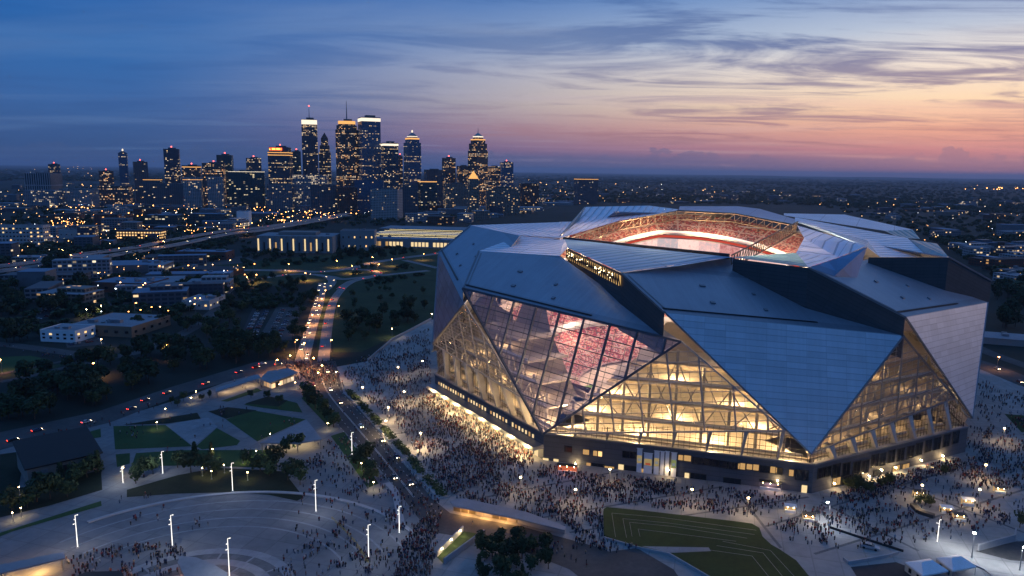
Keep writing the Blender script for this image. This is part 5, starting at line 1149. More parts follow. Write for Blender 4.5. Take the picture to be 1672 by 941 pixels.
for px, py, e in [(471, 432, 5000), (551, 426, 5000), (610, 420, 5000), (617, 432, 6000), (575, 435, 6000), (405, 453, 5000), (417, 449, 4000), (500, 446, 7000), (640, 424, 4000), (690, 415, 4000)]: lamp(ground_of(px, py, 9), 'amber', 'amber street lamp on the ramp loops beyond the avenue', 'amber lamps on the ramp loops', e*4.5)
for px, py, e in [(482, 556, 14000), (540, 555, 9000), (521, 500, 17000), (507, 528, 15000), (530, 475, 18000), (496, 560, 14000), (524, 488, 15000), (512, 514, 15000), (550, 500, 5000)]: lamp(ground_of(px, py, 9), 'amber', 'amber street lamp beside the busy avenue', 'amber lamps on the avenue', e)
for px, py, e in [(470, 584, 12000), (508, 588, 14000), (450, 590, 9000), (530, 600, 8000), (515, 612, 5000)]: lamp(ground_of(px, py, 8), 'amber', 'amber street lamp over the crowded junction', 'amber lamps at the junction', e)
for px, py, e, lb in [(269, 564, 6000, 'amber lamp on the side street above the tree belt'), (157, 593, 9000, 'amber lamp glowing through the middle of the tree belt'), (232, 466, 14000, 'bright amber yard lamp at the brick warehouse corner'), (165, 497, 6000, 'yellow lamp by the yard behind the long brown warehouse'), (141, 503, 5000, 'second dimmer lamp by the yard behind the brown warehouse'), (1, 587, 5000, 'tall amber lamp at the far end of the side street'),
                      (640, 534, 3000, 'lone lamp on the grass edge behind the crowd'), (705, 510, 260, 'lamp on the field wall touching the stadium'), (301, 418, 6000, 'amber lamp below the highway near the brick shop'), (165, 551, 4000, 'yellow lamp over the parked cars by the warehouse'), (1630, 584, 4000, 'amber lamp on the road beside the platform hall')]: lamp(ground_of(px, py, 9), 'amber' if 'amber' in lb else 'warm', lb, None, e)
for px, py, e, lb in [(549, 608, 4500, 'near the junction end'), (592, 633, 4200, 'beside the first hedge gap'), (634, 666, 8200, 'in the thick of the crowd'), (630, 688, 7600, 'over the hedge by the crowd'), (687, 708, 10000, 'shining brightest among the crowd'), (660, 640, 5200, 'far back in the dense crowd'), (690, 590, 1300, 'close to the stadium west corner'), (650, 600, 2600, 'in the far crowd by the field')]: lamp(ground_of(px, py, 7.5), 'warm', 'warm plaza lamp '+lb, 'warm lamps in the plaza crowd', e)
for px, py, e, lb in [(996, 767, 2600, 'before the plinth doors'), (1222, 814, 3600, 'standing before the kiosk'), (1506, 793, 4000, 'beside the row of market stands'), (1610, 760, 5000, 'at the eastern corner crowd'), (1640, 700, 4000, 'near the eastern turf strip'), (1600, 800, 2600, 'in the loose eastern crowd'), (940, 800, 3000, 'in the crowd before the west doors'), (1130, 800, 2600, 'midway along the front plaza'), (850, 780, 3000, 'between hedge end and west doors')]: lamp(ground_of(px, py, 7.5), 'warm', 'warm plaza lamp '+lb, 'warm lamps on the front plaza', e*.7)
for px, py, e, lb in [(1355, 822, 4200, 'double headed white plaza lamp before the stadium corner'), (1591, 873, 3600, 'white lamp at the end of the sloped wall'), (1670, 893, 4000, 'warm white lamp at the dark asphalt pad')]: lamp(ground_of(px, py, 8.5), 'white', lb, None, e)
for i, (px, py) in enumerate([(347, 734), (396, 745), (441, 709), (610, 788), (535, 692), (31, 796), (34, 830), (20, 838), (201, 765), (320, 640), (312, 650), (418, 737), (366, 760), (345, 770), (404, 772), (256, 690), (440, 722), (590, 757), (330, 765), (270, 668), (482, 625), (456, 628)]): lamp(ground_of(px, py, 3.6), 'garden', 'low yellow path lamp in the park' if px > 190 else 'low yellow path lamp by the stage house', 'yellow path lamps', 420)
# lit light masts on the plazas
def lmast(px, ytop, pxb, ybot, label, wash=1500, lit=True):
    b_ = G(pxb, ybot); h = max(6, min(26, P(px, ytop, b_.y).z)); o = thing('light_mast', label, 'light mast', (b_.x, b_.y, 0), 0, 'tall lit masts on the plazas' if lit else None)
    mb = MB(); mb.tube([(0, 0, .4), (0, 0, h*.5), (0, 0, h)], [.15, .12, .09], 8); mb.build('shaft', M_['mast'] if lit else M_['steel'], o)
    mb = MB(); mb.tube([(0, 0, 0), (0, 0, .5)], [.55, .45], 8); mb.build('base', M_['conc'], o)
    for z, a in ((h+.1, .4), (h*.86, 2.5), (h*.76, 4.2)):
        hb = MB(); d = Vector((math.cos(a), math.sin(a), 0)); hb.bar((0, 0, z), d*.6+Vector((0, 0, z)), .1); hb.box(d*.7+Vector((0, 0, z)), (.34, .34, .14)); hb.build('lamp_head', M_['mast'], o)
    ld = bpy.data.lights.new('mast_light', 'POINT'); ld.energy = wash; ld.color = (.95, .97, 1); ld.shadow_soft_size = .4; l = bpy.data.objects.new('mast_light', ld); link(l, o); l.location = (0, -1.6, h*.9)
for a in [(377, 757, 380, 803, 'lit white mast with a starry glow on the lawn wall'), (121, 842, 127, 895, 'lit white mast beside the western canopy'), (276, 842, 282, 897, 'lit white mast by the group above the second canopy'), (368, 880, 375, 948, 'lit white mast standing in the striped paving'), (513, 785, 516, 837, 'lit white mast near the edge of the curved plaza'),
          (599, 858, 602, 915, 'lit white mast at the end of the yellow barrier queue'), (573, 707, 575, 750, 'lit white mast on the planted strip by the boulevard'), (264, 738, 266, 775, 'lit white mast among the park path trees'), (1538, 850, 1530, 887, 'lit white mast on the bright eastern plaza', 2600)]: lmast(*a)
lmast(200, 762, 201, 790, 'short lit mast on the path crossing by the stage house', 1600); lmast(650, 828, 652, 872, 'thin dim mast on the white triangle by the road', 900)
# highway and city lamps
for i, pp in enumerate(HWY):
    for k in range(3, len(pp)-3, 6):
        q = offs(pp, 6.2 if i == 0 else -6.2)[k]; lamp(Vector((q.x, q.y, HZ)), 'amber' if k % 12 == 3 else 'farwarm', 'amber lamp standing on the elevated highway' if k % 12 == 3 else 'warm white lamp standing on the elevated highway', 'lamps on the elevated highway', 20000 if k % 12 == 3 else 0)
CL = [([(0, 318), (240, 318), (560, 325), (560, 345), (330, 372), (0, 400)], 95, 'in the blocks west of downtown'), ([(90, 345), (160, 325), (135, 372), (98, 380)], 22, 'strung along the glowing western street'), ([(400, 330), (600, 330), (640, 345), (440, 372)], 42, 'along the bright roads below downtown'),
      ([(560, 312), (870, 305), (800, 345), (600, 350)], 40, 'round the foot of the eastern towers'), ([(880, 298), (1300, 310), (1290, 333), (900, 335)], 18, 'in the suburb beyond the roof opening'), ([(1330, 330), (1672, 350), (1672, 450), (1590, 420)], 24, 'in the eastern suburb'), ([(230, 425), (420, 430), (410, 452), (260, 446)], 12, 'behind the trees by the ramp loop'), ([(100, 440), (400, 450), (390, 500), (140, 512)], 24, 'among the sheds west of the avenue')]
for poly, n, zn in CL:
    for i in range(n):
        x, y = zsample(poly); k = random.choices(['faramber', 'farwarm', 'farwhite'], [4, 5, 2])[0]
        nm = {'faramber': 'amber', 'farwarm': 'warm', 'farwhite': 'cold white'}[k]; p = G(x, y, 9); lamp(Vector((p.x, p.y, 0)), k, f'{nm} street lamp {zn}', f'{nm} street lamps {zn}', 0, s=random.choice((.8, 1, 1, 1.3)))
for px, py, lb in [(425, 322, 'dazzling white floodlight mast west of the lit office block'), (470, 332, 'first of two white floodlights over the rail sheds'), (476, 332, 'second of two white floodlights over the rail sheds'), (398, 357, 'white floodlight on the front of the white cube')]:
    p = G(px, py, 14); o = lamp(Vector((p.x, p.y, 0)), 'farwhite', lb, None, 26000, s=2.1)
def glowdots(name, zones, mat, r):
    V = []; F = []; base_ = np.array([(1, 0, 0), (-1, 0, 0), (0, 1, 0), (0, -1, 0), (0, 0, 1), (0, 0, -1)], np.float32); fc = np.array([(0, 2, 4), (2, 1, 4), (1, 3, 4), (3, 0, 4), (2, 0, 5), (1, 2, 5), (3, 1, 5), (0, 3, 5)])
    for poly, n in zones:
        for i in range(n):
            x, y = zsample(poly)
            if inpoly(x, y, STADPX): continue
            p = G(x, y, 8); s = r*random.uniform(.6, 1.3)*max(.35, min(5, p.y/2000)); F.append(fc+6*len(V)); V.append(base_*s+np.array([p.x, p.y, 8], np.float32))
    me = bpy.data.meshes.new(name); me.from_pydata(np.concatenate(V).tolist(), [], np.concatenate(F).tolist()); me.materials.append(mat); o = bpy.data.objects.new(name, me); link(o); o['kind'] = 'stuff'
zf = [([(0, 300), (860, 300), (860, 335), (560, 350), (0, 410)], 220), ([(0, 272), (520, 276), (520, 290), (0, 290)], 26), ([(860, 294), (1200, 302), (1200, 330), (860, 330)], 42), ([(1200, 304), (1672, 312), (1672, 345), (1320, 334)], 14), ([(1320, 330), (1672, 345), (1672, 450), (1590, 425)], 22), ([(0, 400), (420, 420), (400, 450), (100, 460)], 40)]
glowdots('city_lights', zf, emat('city_light_warm', (1, .50, .17), 5, False), 1.1)
glowdots('city_lights', [(z, n//3) for z, n in zf], emat('city_light_white', (1, .84, .64), 5, False), .9)
glowdots('city_lights', [([(106, 272), (150, 272), (150, 277), (106, 277)], 9), ([(1602, 304), (1664, 305), (1664, 310), (1602, 309)], 18), ([(1575, 302), (1672, 304), (1672, 312), (1575, 310)], 10), ([(60, 320), (600, 322), (620, 345), (420, 372), (100, 400)], 130), ([(100, 345), (150, 325), (130, 372), (98, 380)], 40), ([(400, 335), (600, 328), (620, 342), (450, 362)], 50)], emat('city_light_orange', (1, .40, .10), 14, False), 1.2)

# ================================================================== CARS
CARC = [pmat('car_paint_%s' % n, c, .3, .3, .05, spec=.6) for n, c in (('white', (.7, .7, .7)), ('silver', (.42, .43, .45)), ('black', (.02, .02, .022)), ('grey', (.14, .145, .15)), ('red', (.28, .03, .025)), ('blue', (.04, .07, .16)))]
CN = ['white', 'silver', 'black', 'grey', 'red', 'blue']
HEADL, TAILL = emat('headlight', (1, .76, .46), 17, False), emat('taillight', (1, .05, .02), 9, False)
HEADD, TAILD = pmat('headlight_off', (.5, .5, .52), .2), pmat('taillight_off', (.2, .02, .02), .3)
def car_meshes():
    body = MB(); pr = [(-2.25, .35), (-2.3, .62), (-2.2, .92), (-1.4, 1.0), (1.0, 1.0), (2.1, .82), (2.25, .6), (2.22, .35)]
    for s in (1, -1): body.poly([(x, s*.88, z) for x, z in (pr if s < 0 else reversed(pr))])
    for a, c in zip(pr, pr[1:]+pr[:1]): body.poly([(a[0], .88, a[1]), (c[0], .88, c[1]), (c[0], -.88, c[1]), (a[0], -.88, a[1])])
    body.poly([(-1.15, -.66, 1.46), (.35, -.66, 1.46), (.35, .66, 1.46), (-1.15, .66, 1.46)])
    cab = MB(); lo = [(-1.75, -.8, 1.0), (1.1, -.8, 1.0), (1.1, .8, 1.0), (-1.75, .8, 1.0)]; hi = [(-1.15, -.66, 1.45), (.35, -.66, 1.45), (.35, .66, 1.45), (-1.15, .66, 1.45)]
    for i in range(4): cab.poly([lo[i], lo[(i+1) % 4], hi[(i+1) % 4], hi[i]])
    wl_ = MB(); wl_.tube([(0, -.11, 0), (0, .11, 0)], .33, 10); wl_.f.append(tuple(range(9, -1, -1))); wl_.mi.append(0); wl_.uv += [(0, 0)]*10
    hl = MB(); hl.box((0, 0, 0), (.14, .42, .2)); return body, cab, wl_, hl
cb_, cab_, cw_, ch_ = car_meshes(); CBM = [cb_.mesh('body', m_) for m_ in CARC]; CABM = cab_.mesh('cabin_glass', M_['windark']); CWM = cw_.mesh('wheel', M_['black'])
CLU = {k: ch_.mesh('lamp_unit', m_) for k, m_ in (('hl', HEADL), ('tl', TAILL), ('hd', HEADD), ('td', TAILD))}
def car(p, rz, label, group, lights=True, ci=None):
    ci = random.randrange(6) if ci is None else ci
    o = thing('car', f'{CN[ci]} car {label}', 'car', tuple(p), rz, group); part('body', CBM[ci], o); part('cabin_glass', CABM, o)
    for x in (-1.35, 1.4):
        for s in (-1, 1): part('wheel', CWM, o, (x, s*.8, .33))
    for s in (-1, 1): part('headlight', CLU['hl' if lights else 'hd'], o, (2.24, s*.58, .68)); part('tail_light', CLU['tl' if lights else 'td'], o, (-2.27, s*.58, .76))
    return o
def along(pts, n, lanes, label, group, rev=False, lights=True, jit=.3, z=0.):
    for i in range(n):
        k = (i+.5+random.uniform(-jit, jit))/n*(len(pts)-1); j = min(int(k), len(pts)-2); p = pts[j].lerp(pts[j+1], k-j); d = (pts[j+1]-pts[j]); d.z = 0; d.normalize(); o = random.choice(lanes)
        q = p+Vector((-d.y, d.x, 0))*o; a = math.atan2(d.y, d.x); car((q.x, q.y, p.z+.02+z), a+(math.pi if rev else 0), label, group, lights)
along(AVL, 20, (-2.6, .4, 2.8), 'with headlights on coming down the busy avenue', 'cars on the busy avenue'); along(AVR, 5, (-2, 2), 'leaving along the quieter carriageway', 'cars on the quieter carriageway', rev=True)
stl = smooth([G(x, y, .12) for x, y in [(0, 722), (160, 682), (290, 640), (400, 603), (455, 594)]], 8)
along(stl, 11, (-3, 3), 'in slow traffic on the lower street', 'cars on the lower street')
blv = smooth([G(x, y, .12) for x, y in [(515, 600), (535, 640), (580, 695), (628, 752), (668, 800)]], 8); along(blv, 9, (-6, -2, 2, 6), 'on the wide boulevard beside the hedge', 'cars on the boulevard', jit=.45)
for i, pp in enumerate(HWY): along(pp, 17, (-5, -1.7, 1.7, 5), 'with lights on, on the elevated highway', 'cars on the elevated highway', rev=bool(i))
for px_, w in ROADS[:3]: along(smooth([G(x, y, .2) for x, y in px_], 6), 6, (-2, 2), 'on the ramp loops beyond the avenue', 'cars on the ramp loops')
along(smooth([G(x, y, .2) for x, y in ROADS[10][0]], 6), 10, (-3, 3), 'on the road below downtown', 'cars on the road below downtown')
along(smooth([G(x, y, .2) for x, y in [(1580, 588), (1620, 600), (1690, 630)]], 6), 4, (-5, 0, 5), 'on the road by the platform hall', 'cars by the platform hall')
def lot(a, c, n, label, group, rows=1, dpx=(0, 0)):
    for r in range(rows):
        A_, B2 = G(a[0]+dpx[0]*r, a[1]+dpx[1]*r), G(c[0]+dpx[0]*r, c[1]+dpx[1]*r); d = B2-A_; rz = math.atan2(d.y, d.x)+math.pi/2
        for i in range(n):
            if random.random() < .2: continue
            p = A_.lerp(B2, (i+.5)/n); car((p.x, p.y, .07), rz+(math.pi if random.random() < .4 else 0), label, group, False)
lot((396, 560), (422, 508), 22, 'parked in the narrow lot west of the avenue', 'cars parked west of the avenue', 2, (13, 1)); lot((440, 552), (462, 506), 16, 'parked in the paler lot near the avenue', 'cars parked near the avenue', 2, (14, 0))
lot((40, 520), (100, 500), 10, 'parked behind the brown warehouse', 'cars parked behind the warehouse', 2, (8, 7)); lot((112, 564), (165, 556), 8, 'parked before the brown warehouse', 'cars parked before the warehouse', 2, (0, -8)); lot((236, 476), (320, 470), 12, 'parked beside the brick warehouse', 'cars parked by the brick warehouse')

# ================================================================== PEOPLE
SKIN = [pmat('skin_light', (.42, .26, .19), .6, var=.05), pmat('skin_dark', (.13, .07, .045), .6, var=.05)]
HAIR = pmat('hair', (.02, .014, .01), .8)
TOPS = [('dark red', (.12, .02, .022)), ('red', (.24, .03, .028)), ('white', (.42, .41, .40)), ('black', (.018, .018, .02)), ('navy', (.03, .045, .10)), ('grey', (.17, .17, .18)), ('tan', (.32, .23, .14)), ('pale blue', (.22, .30, .40))]
TOPM = [pmat('top_'+n.replace(' ', '_'), c, .85, var=.1) for n, c in TOPS]
LEGM = [pmat('trousers_dark', (.022, .024, .03), .9), pmat('trousers_blue', (.05, .07, .12), .9), pmat('trousers_tan', (.20, .16, .11), .9)]
def skin_person(pose, seed):
    """one continuous figure grown from a jointed skeleton"""
    st = {'stand': ((0, 0), (.02, -.02), .05), 'walk': ((.26, -.26), (-.20, .20), .12), 'step': ((-.20, .20), (.16, -.16), .08), 'raise': ((.03, -.03), (.02, .0), .05)}[pose]
    (lf, rf), (la, ra), kb = st
    V = {'pelvis': (0, 0, .95, .125), 'waist': (0, .0, 1.12, .118), 'chest': (0, .0, 1.34, .135), 'neck': (0, .01, 1.50, .055), 'chin': (0, -.015, 1.57, .075), 'head': (0, -.01, 1.67, .095), 'crown': (0, .0, 1.755, .05)}
    E = [('pelvis', 'waist'), ('waist', 'chest'), ('chest', 'neck'), ('neck', 'chin'), ('chin', 'head'), ('head', 'crown')]
    for s, f, a in ((1, lf, la), (-1, rf, ra)):
        k = str(s)
        V.update({'hip'+k: (s*.10, 0, .88, .095), 'knee'+k: (s*.105, -f*.5-kb*.3, .50, .065), 'ankle'+k: (s*.11, -f+.03, .09, .045), 'toe'+k: (s*.12, -f-.13, .05, .04)})
        E += [('pelvis', 'hip'+k), ('hip'+k, 'knee'+k), ('knee'+k, 'ankle'+k), ('ankle'+k, 'toe'+k)]
        if pose == 'raise' and s == 1: V.update({'sh1': (.19, 0, 1.43, .06), 'el1': (.30, -.08, 1.62, .045), 'wr1': (.26, -.16, 1.86, .034), 'hand1': (.25, -.18, 1.97, .038)})
        else: V.update({'sh'+k: (s*.19, 0, 1.42, .06), 'el'+k: (s*.25, -a*.4+.03, 1.15, .046), 'wr'+k: (s*.25, -a-.05, .92, .034), 'hand'+k: (s*.245, -a-.08, .82, .040)})
        E += [('chest', 'sh'+k), ('sh'+k, 'el'+k), ('el'+k, 'wr'+k), ('wr'+k, 'hand'+k)]
    names = list(V); bm = bmesh.new(); sk = bm.verts.layers.skin.verify(); vs = {}
    for n in names:
        v = bm.verts.new(V[n][:3]); v[sk].radius = (V[n][3], V[n][3]*(.8 if n in ('waist', 'chest', 'pelvis') else 1)); v[sk].use_root = n == 'pelvis'; vs[n] = v
    for a, c in E: bm.edges.new((vs[a], vs[c]))
    me = bpy.data.meshes.new('figure'); bm.to_mesh(me); bm.free(); o = bpy.data.objects.new('figure', me); COL.objects.link(o)
    sm = o.modifiers.new('skin', 'SKIN'); sm.use_smooth_shade = True; sb_ = o.modifiers.new('smooth', 'SUBSURF'); sb_.levels = 1; sb_.render_levels = 1
    dg = bpy.context.evaluated_depsgraph_get(); dg.update(); out = bpy.data.meshes.new_from_object(o.evaluated_get(dg)); bpy.data.objects.remove(o)
    n = len(out.polygons); cen = np.empty(n*3, np.float32); out.polygons.foreach_get('center', cen); cen = cen.reshape(-1, 3); mi = np.zeros(n, np.int32)
    for i, (x, y, z) in enumerate(cen):
        if z > 1.66 or (z > 1.58 and y > .03): mi[i] = 3
        elif z > 1.49 and abs(x) < .14: mi[i] = 2
        elif z > .93 and not (abs(x) > .2 and z < 1.16 and z < 1.5): mi[i] = 0
        elif abs(x) > .2 and .7 < z < 1.2: mi[i] = 2
        elif z < .1: mi[i] = 3
        else: mi[i] = 1
        if z > 1.78: mi[i] = 2 if abs(x) > .1 else 3
    out.materials.clear()
    for m_ in (TOPM[0], LEGM[0], SKIN[0], HAIR): out.materials.append(m_)
    out.polygons.foreach_set('material_index', mi); out.update(); return out
PROTO = [skin_person(p, i) for i, p in enumerate(('stand', 'walk', 'step', 'raise'))]
PMESH = {}
def person_mesh(pi, ti, li, si):
    k = (pi, ti, li, si)
    if k not in PMESH:
        me = PROTO[pi].copy(); me.materials[0] = TOPM[ti]; me.materials[1] = LEGM[li]; me.materials[2] = SKIN[si]; PMESH[k] = me
    return PMESH[k]
CZ = [('in the dense crowd west of the stadium', [(575, 592), (640, 566), (702, 535), (704, 625), (790, 690), (872, 745), (840, 780), (730, 812), (650, 700), (600, 655), (560, 612)], 3700), ('close to the lit canopy', [(706, 640), (880, 752), (850, 775), (760, 740), (690, 665)], 330),
      ('before the stadium front', [(740, 815), (885, 760), (1010, 785), (1190, 800), (1320, 815), (1235, 846), (1080, 832), (990, 822), (975, 850), (930, 860)], 1500), ('beside the raised turf', [(930, 862), (982, 830), (986, 880), (1040, 896), (1000, 905), (940, 890)], 170), ('by the plinth doors', [(890, 770), (1010, 778), (1110, 788), (1080, 815), (960, 800)], 300),
      ('on the eastern plaza', [(1330, 820), (1575, 750), (1680, 700), (1690, 850), (1560, 880), (1330, 905), (1250, 862)], 1000), ('packed along the stadium wall', [(1345, 812), (1420, 792), (1560, 748), (1580, 765), (1480, 800), (1400, 825)], 560), ('at the eastern corner', [(1582, 700), (1680, 690), (1690, 800), (1590, 800), (1560, 765)], 480),
      ('in the queue on the diagonal path', [(700, 838), (722, 838), (712, 900), (700, 960), (640, 960), (655, 890)], 620), ('scattered over the curved plaza', [(500, 740), (560, 720), (640, 790), (690, 840), (650, 950), (440, 950), (490, 830)], 520), ('by the western canopies', [(105, 912), (190, 892), (300, 890), (310, 945), (120, 960)], 260), ('crossing the pale terrace', [(200, 790), (330, 815), (400, 830), (300, 880), (190, 860)], 26),
      ('at the crowded junction', [(440, 592), (545, 590), (565, 640), (525, 630), (470, 605)], 330), ('walking on the boulevard', [(530, 632), (575, 650), (735, 830), (690, 850), (600, 735)], 150), ('on the road by the low pavilion', [(740, 850), (860, 872), (1000, 915), (960, 940), (800, 880)], 34), ('near the yellow barriers', [(560, 850), (600, 910), (640, 940), (590, 950), (540, 870)], 60),
      ('on the path east of the stadium', [(1595, 620), (1690, 650), (1690, 690), (1590, 690)], 230), ('on the side street', [(0, 562), (110, 578), (200, 584), (160, 595), (0, 575)], 60), ('on the park paths', [(180, 700), (480, 640), (540, 700), (440, 735), (220, 790)], 60), ('on the lower street', [(40, 720), (200, 672), (330, 640), (300, 660), (60, 735)], 60), ('by the park cafe', [(380, 622), (490, 606), (500, 620), (400, 640)], 60), ('before the white pavilion', [(505, 715), (570, 710), (640, 790), (540, 790)], 110)]
HOLES = [LAWN, [(736, 812), (930, 862), (930, 872), (736, 836)], [(566, 634), (600, 668), (735, 815), (722, 826), (590, 680)]]
pop = []
BASEPX = [topx(Bs[k]) for k in (7, 0, 1, 2, 3)]
for zn, poly, n in CZ:
    cl = [(zsample(poly), random.uniform(3, 10)) for _ in range(max(3, n//14))]; k = 0; t_ = 0
    while k < n and t_ < n*8:
        t_ += 1
        if random.random() < .62: (x0, y0), sg_ = random.choice(cl); x, y = random.gauss(x0, sg_), random.gauss(y0, sg_*.55)
        else: x, y = zsample(poly)
        if not inpoly(x, y, poly) or any(inpoly(x, y, h) for h in HOLES): continue
        p = G(x, y)
        if any((p-Bs[k_]).length < 2 for k_ in (0, 1, 2)) or (p-SC).length < 146 and all((Vector((-bayn[b_][1].y, bayn[b_][1].x, 0)).dot(p-bayn[b_][0])*(1 if Vector((-bayn[b_][1].y, bayn[b_][1].x, 0)).dot(SC-bayn[b_][0]) > 0 else -1)) > -1 for b_ in range(8)): continue
        pop.append((p, zn)); k += 1
pop.sort(key=lambda q: q[0].length)
near, far = pop[:298], pop[298:]
for p, zn in near:
    ti = random.choices(range(8), [4, 2, 2, 6, 4, 3, 1.5, 1])[0]; pi = random.choices(range(4), [5, 3, 3, 1])[0]; li = random.choices(range(3), [5, 3, 1])[0]; si = random.randrange(2)
    o = bpy.data.objects.new('person', person_mesh(pi, ti, li, si)); link(o); o.location = (p.x, p.y, .10 if not inpoly(*topx(p), [(-60, 740), (560, 600), (600, 760), (440, 800), (0, 870)]) else .12); o.rotation_euler = (0, 0, random.uniform(0, 6.28)); s = random.uniform(.93, 1.06); o.scale = (s*1.12, s*1.12, s)
    po_ = ['standing', 'walking', 'stepping forward', 'with one arm raised'][pi]; tag(o, f'person in {TOPS[ti][0]} top {po_} {zn}', 'person', f'people {zn}, {TOPS[ti][0]} tops, {po_}')
# the rest of the crowd: thousands too small to single out
def crowd_mesh(pts):
    def blockp(h0):
        mb = MB()
        for s in (1, -1): mb.prism([(s*.10-.08, -.09), (s*.10+.08, -.09), (s*.10+.08, .09), (s*.10-.08, .09)], 0, .88, 1, top=False)
        mb.prism([(-.19, -.12), (.19, -.12), (.22, 0), (.19, .12), (-.19, .12), (-.22, 0)], .85, 1.46, 0)
        for s in (1, -1): mb.prism([(s*.27-.05, -.06), (s*.27+.05, -.06), (s*.27+.05, .06), (s*.27-.05, .06)], .82, 1.42, 0)
        mb.ball((0, -.01, 1.62), .13, 2, sq=(.85, .95, 1.1), rings=2, n=5); return mb
    mb = blockp(0); bv = np.array(mb.v, np.float32); V = []; fs = []; mi = []; off = 0
    for p, zn in pts:
        a = random.uniform(0, 6.28); c, s = math.cos(a), math.sin(a); k = random.uniform(.9, 1.06); w = k*1.0
        V.append(np.stack([(bv[:, 0]*c-bv[:, 1]*s)*w+p.x, (bv[:, 0]*s+bv[:, 1]*c)*w+p.y, bv[:, 2]*k+.09], 1))
        t = random.choices(range(8), [4, 1.5, 1.4, 6, 4, 3, 1.5, 1])[0]; l = 8+random.choices(range(3), [5, 3, 1])[0]; h = 11+random.choices(range(3), [3, 2, 4])[0]; m3 = (t, l, h)
        fs += [tuple(i+off for i in f) for f in mb.f]; mi += [m3[x] for x in mb.mi]; off += len(bv)
    me = bpy.data.meshes.new('crowd'); me.from_pydata(np.concatenate(V).tolist(), [], fs)
    for m_ in TOPM+LEGM+SKIN+[HAIR]: me.materials.append(m_)
    me.polygons.foreach_set('material_index', np.array(mi, np.int32)); me.update(); o = bpy.data.objects.new('crowd', me); link(o); o['kind'] = 'stuff'
crowd_mesh(far)

# ================================================================== SMALL STRUCTURES
def roofed(name, label, cat, pxs, z, h, mat, posts=True, thick=.5, glow=None, wallmat=None):
    pts = [G(x, y, z) for x, y in pxs]; a = sum(pts[i].x*pts[(i+1) % len(pts)].y-pts[(i+1) % len(pts)].x*pts[i].y for i in range(len(pts)))
    if a < 0: pts.reverse()
    c = sum(pts, Vector())/len(pts); o = thing(name, label, cat, (c.x, c.y, 0)); L = [p-Vector((c.x, c.y, 0)) for p in pts]
    mb = MB(); mb.prism(L, z-thick, z, 0, bottom=True); mb.build('roof', mat, o)
    if posts:
        for p in L: pb = MB(); q = p*.94; pb.bar((q.x, q.y, 0), (q.x, q.y, z-thick), .3); pb.build('post', M_['steel'], o)
    if wallmat: wb_ = MB(); wb_.prism([(p.x*.8, p.y*.8) for p in L], 0, z-thick-.05, 0, top=False); wb_.build('wall', wallmat, o)
    if glow:
        gb = MB(); gb.prism([(p.x*.7, p.y*.7) for p in L], z-thick-.25, z-thick-.1, 0, bottom=True); gb.build('ceiling_light', emat('soffit_'+name, glow[0], 3.0), o)
        for f in (-.4, .4):
            ld = bpy.data.lights.new('canopy_light', 'POINT'); ld.energy = glow[1]; ld.color = glow[0]; ld.shadow_soft_size = .8; l = bpy.data.objects.new('canopy_light', ld); link(l, o); q = (L[0]-L[2])*f*.7; l.location = (q.x, q.y, z-1.4)
    return o, L
shopglass = facade('lit_shopfront', (.3, .26, .2), (.1, .08, .05), 3.2, 3.4, .9, (1, .55, .25), 1.8, .6, fx=(.08, .92), fz=(.1, .9))
roofed('cafe_pavilion', 'angular pale blue roofed cafe with warm lit glass front at the junction', 'pavilion', [(425, 619), (437, 606), (472, 601), (486, 609), (441, 625)], 5, 5, ROOF['pale'], glow=((1, .66, .34), 2600), wallmat=shopglass)
roofed('walkway_canopy', 'long narrow canopy leading to the cafe along the street', 'canopy', [(352, 640), (352, 634), (420, 611), (426, 617)], 4, 4, ROOF['pale'], glow=((1, .66, .34), 700))
roofed('shade_pavilion', 'triangular pale blue shade roof beside the park lawn', 'pavilion', [(424, 723), (500, 685), (526, 717), (486, 724)], 5, 5, ROOF['pale'], glow=((1, .74, .42), 260))
# low curved entrance pavilion
o, L = roofed('entrance_pavilion', 'long low curved pavilion with pale roof and orange lit shopfront', 'pavilion', [(735, 818), (760, 814), (860, 836), (925, 860), (922, 866), (850, 848), (740, 826)], 4.2, 4, ROOF['pale'], posts=False)
pts = [G(x, y, 0) for x, y in [(740, 835), (845, 855), (922, 873)]]; ob = Vector(o.location)
for i, (a, c) in enumerate(zip(pts, pts[1:])):
    wbm = MB(); wbm.poly([a-ob, c-ob, c-ob+dz*3.6, a-ob+dz*3.6]); wbm.build('shopfront' if i == 0 else 'wall', shopglass if i == 0 else M_['conc'], o)
for t in (.2, .5, .8):
    q = pts[0].lerp(pts[1], t); ld = bpy.data.lights.new('shop_light', 'POINT'); ld.energy = 1900; ld.color = (1, .50, .16); ld.shadow_soft_size = .5; l = bpy.data.objects.new('shop_light', ld); link(l, o); l.location = q-ob+Vector((0, -2.2, 2.6))
# western canopies at the bottom edge
roofed('market_canopy', 'long pale canopy with an amber lit underside by the western crowd', 'canopy', [(-20, 925), (0, 922), (104, 901), (106, 911), (0, 936), (-20, 940)], 4.5, 4, ROOF['pale'], glow=((1, .56, .18), 3800))
roofed('round_canopy', 'curved pale canopy over small lit stalls by the striped paving', 'canopy', [(290, 918), (294, 908), (320, 910), (350, 922), (372, 936), (360, 960), (310, 960)], 4.5, 4, ROOF['pale'], glow=((1, .50, .28), 1200))
roofed('market_canopy', 'dark awning with an orange rim at the bottom of the western plaza', 'canopy', [(118, 944), (140, 934), (198, 932), (204, 944), (190, 960), (120, 960)], 3.6, 4, M_['black'], glow=((1, .5, .14), 900))
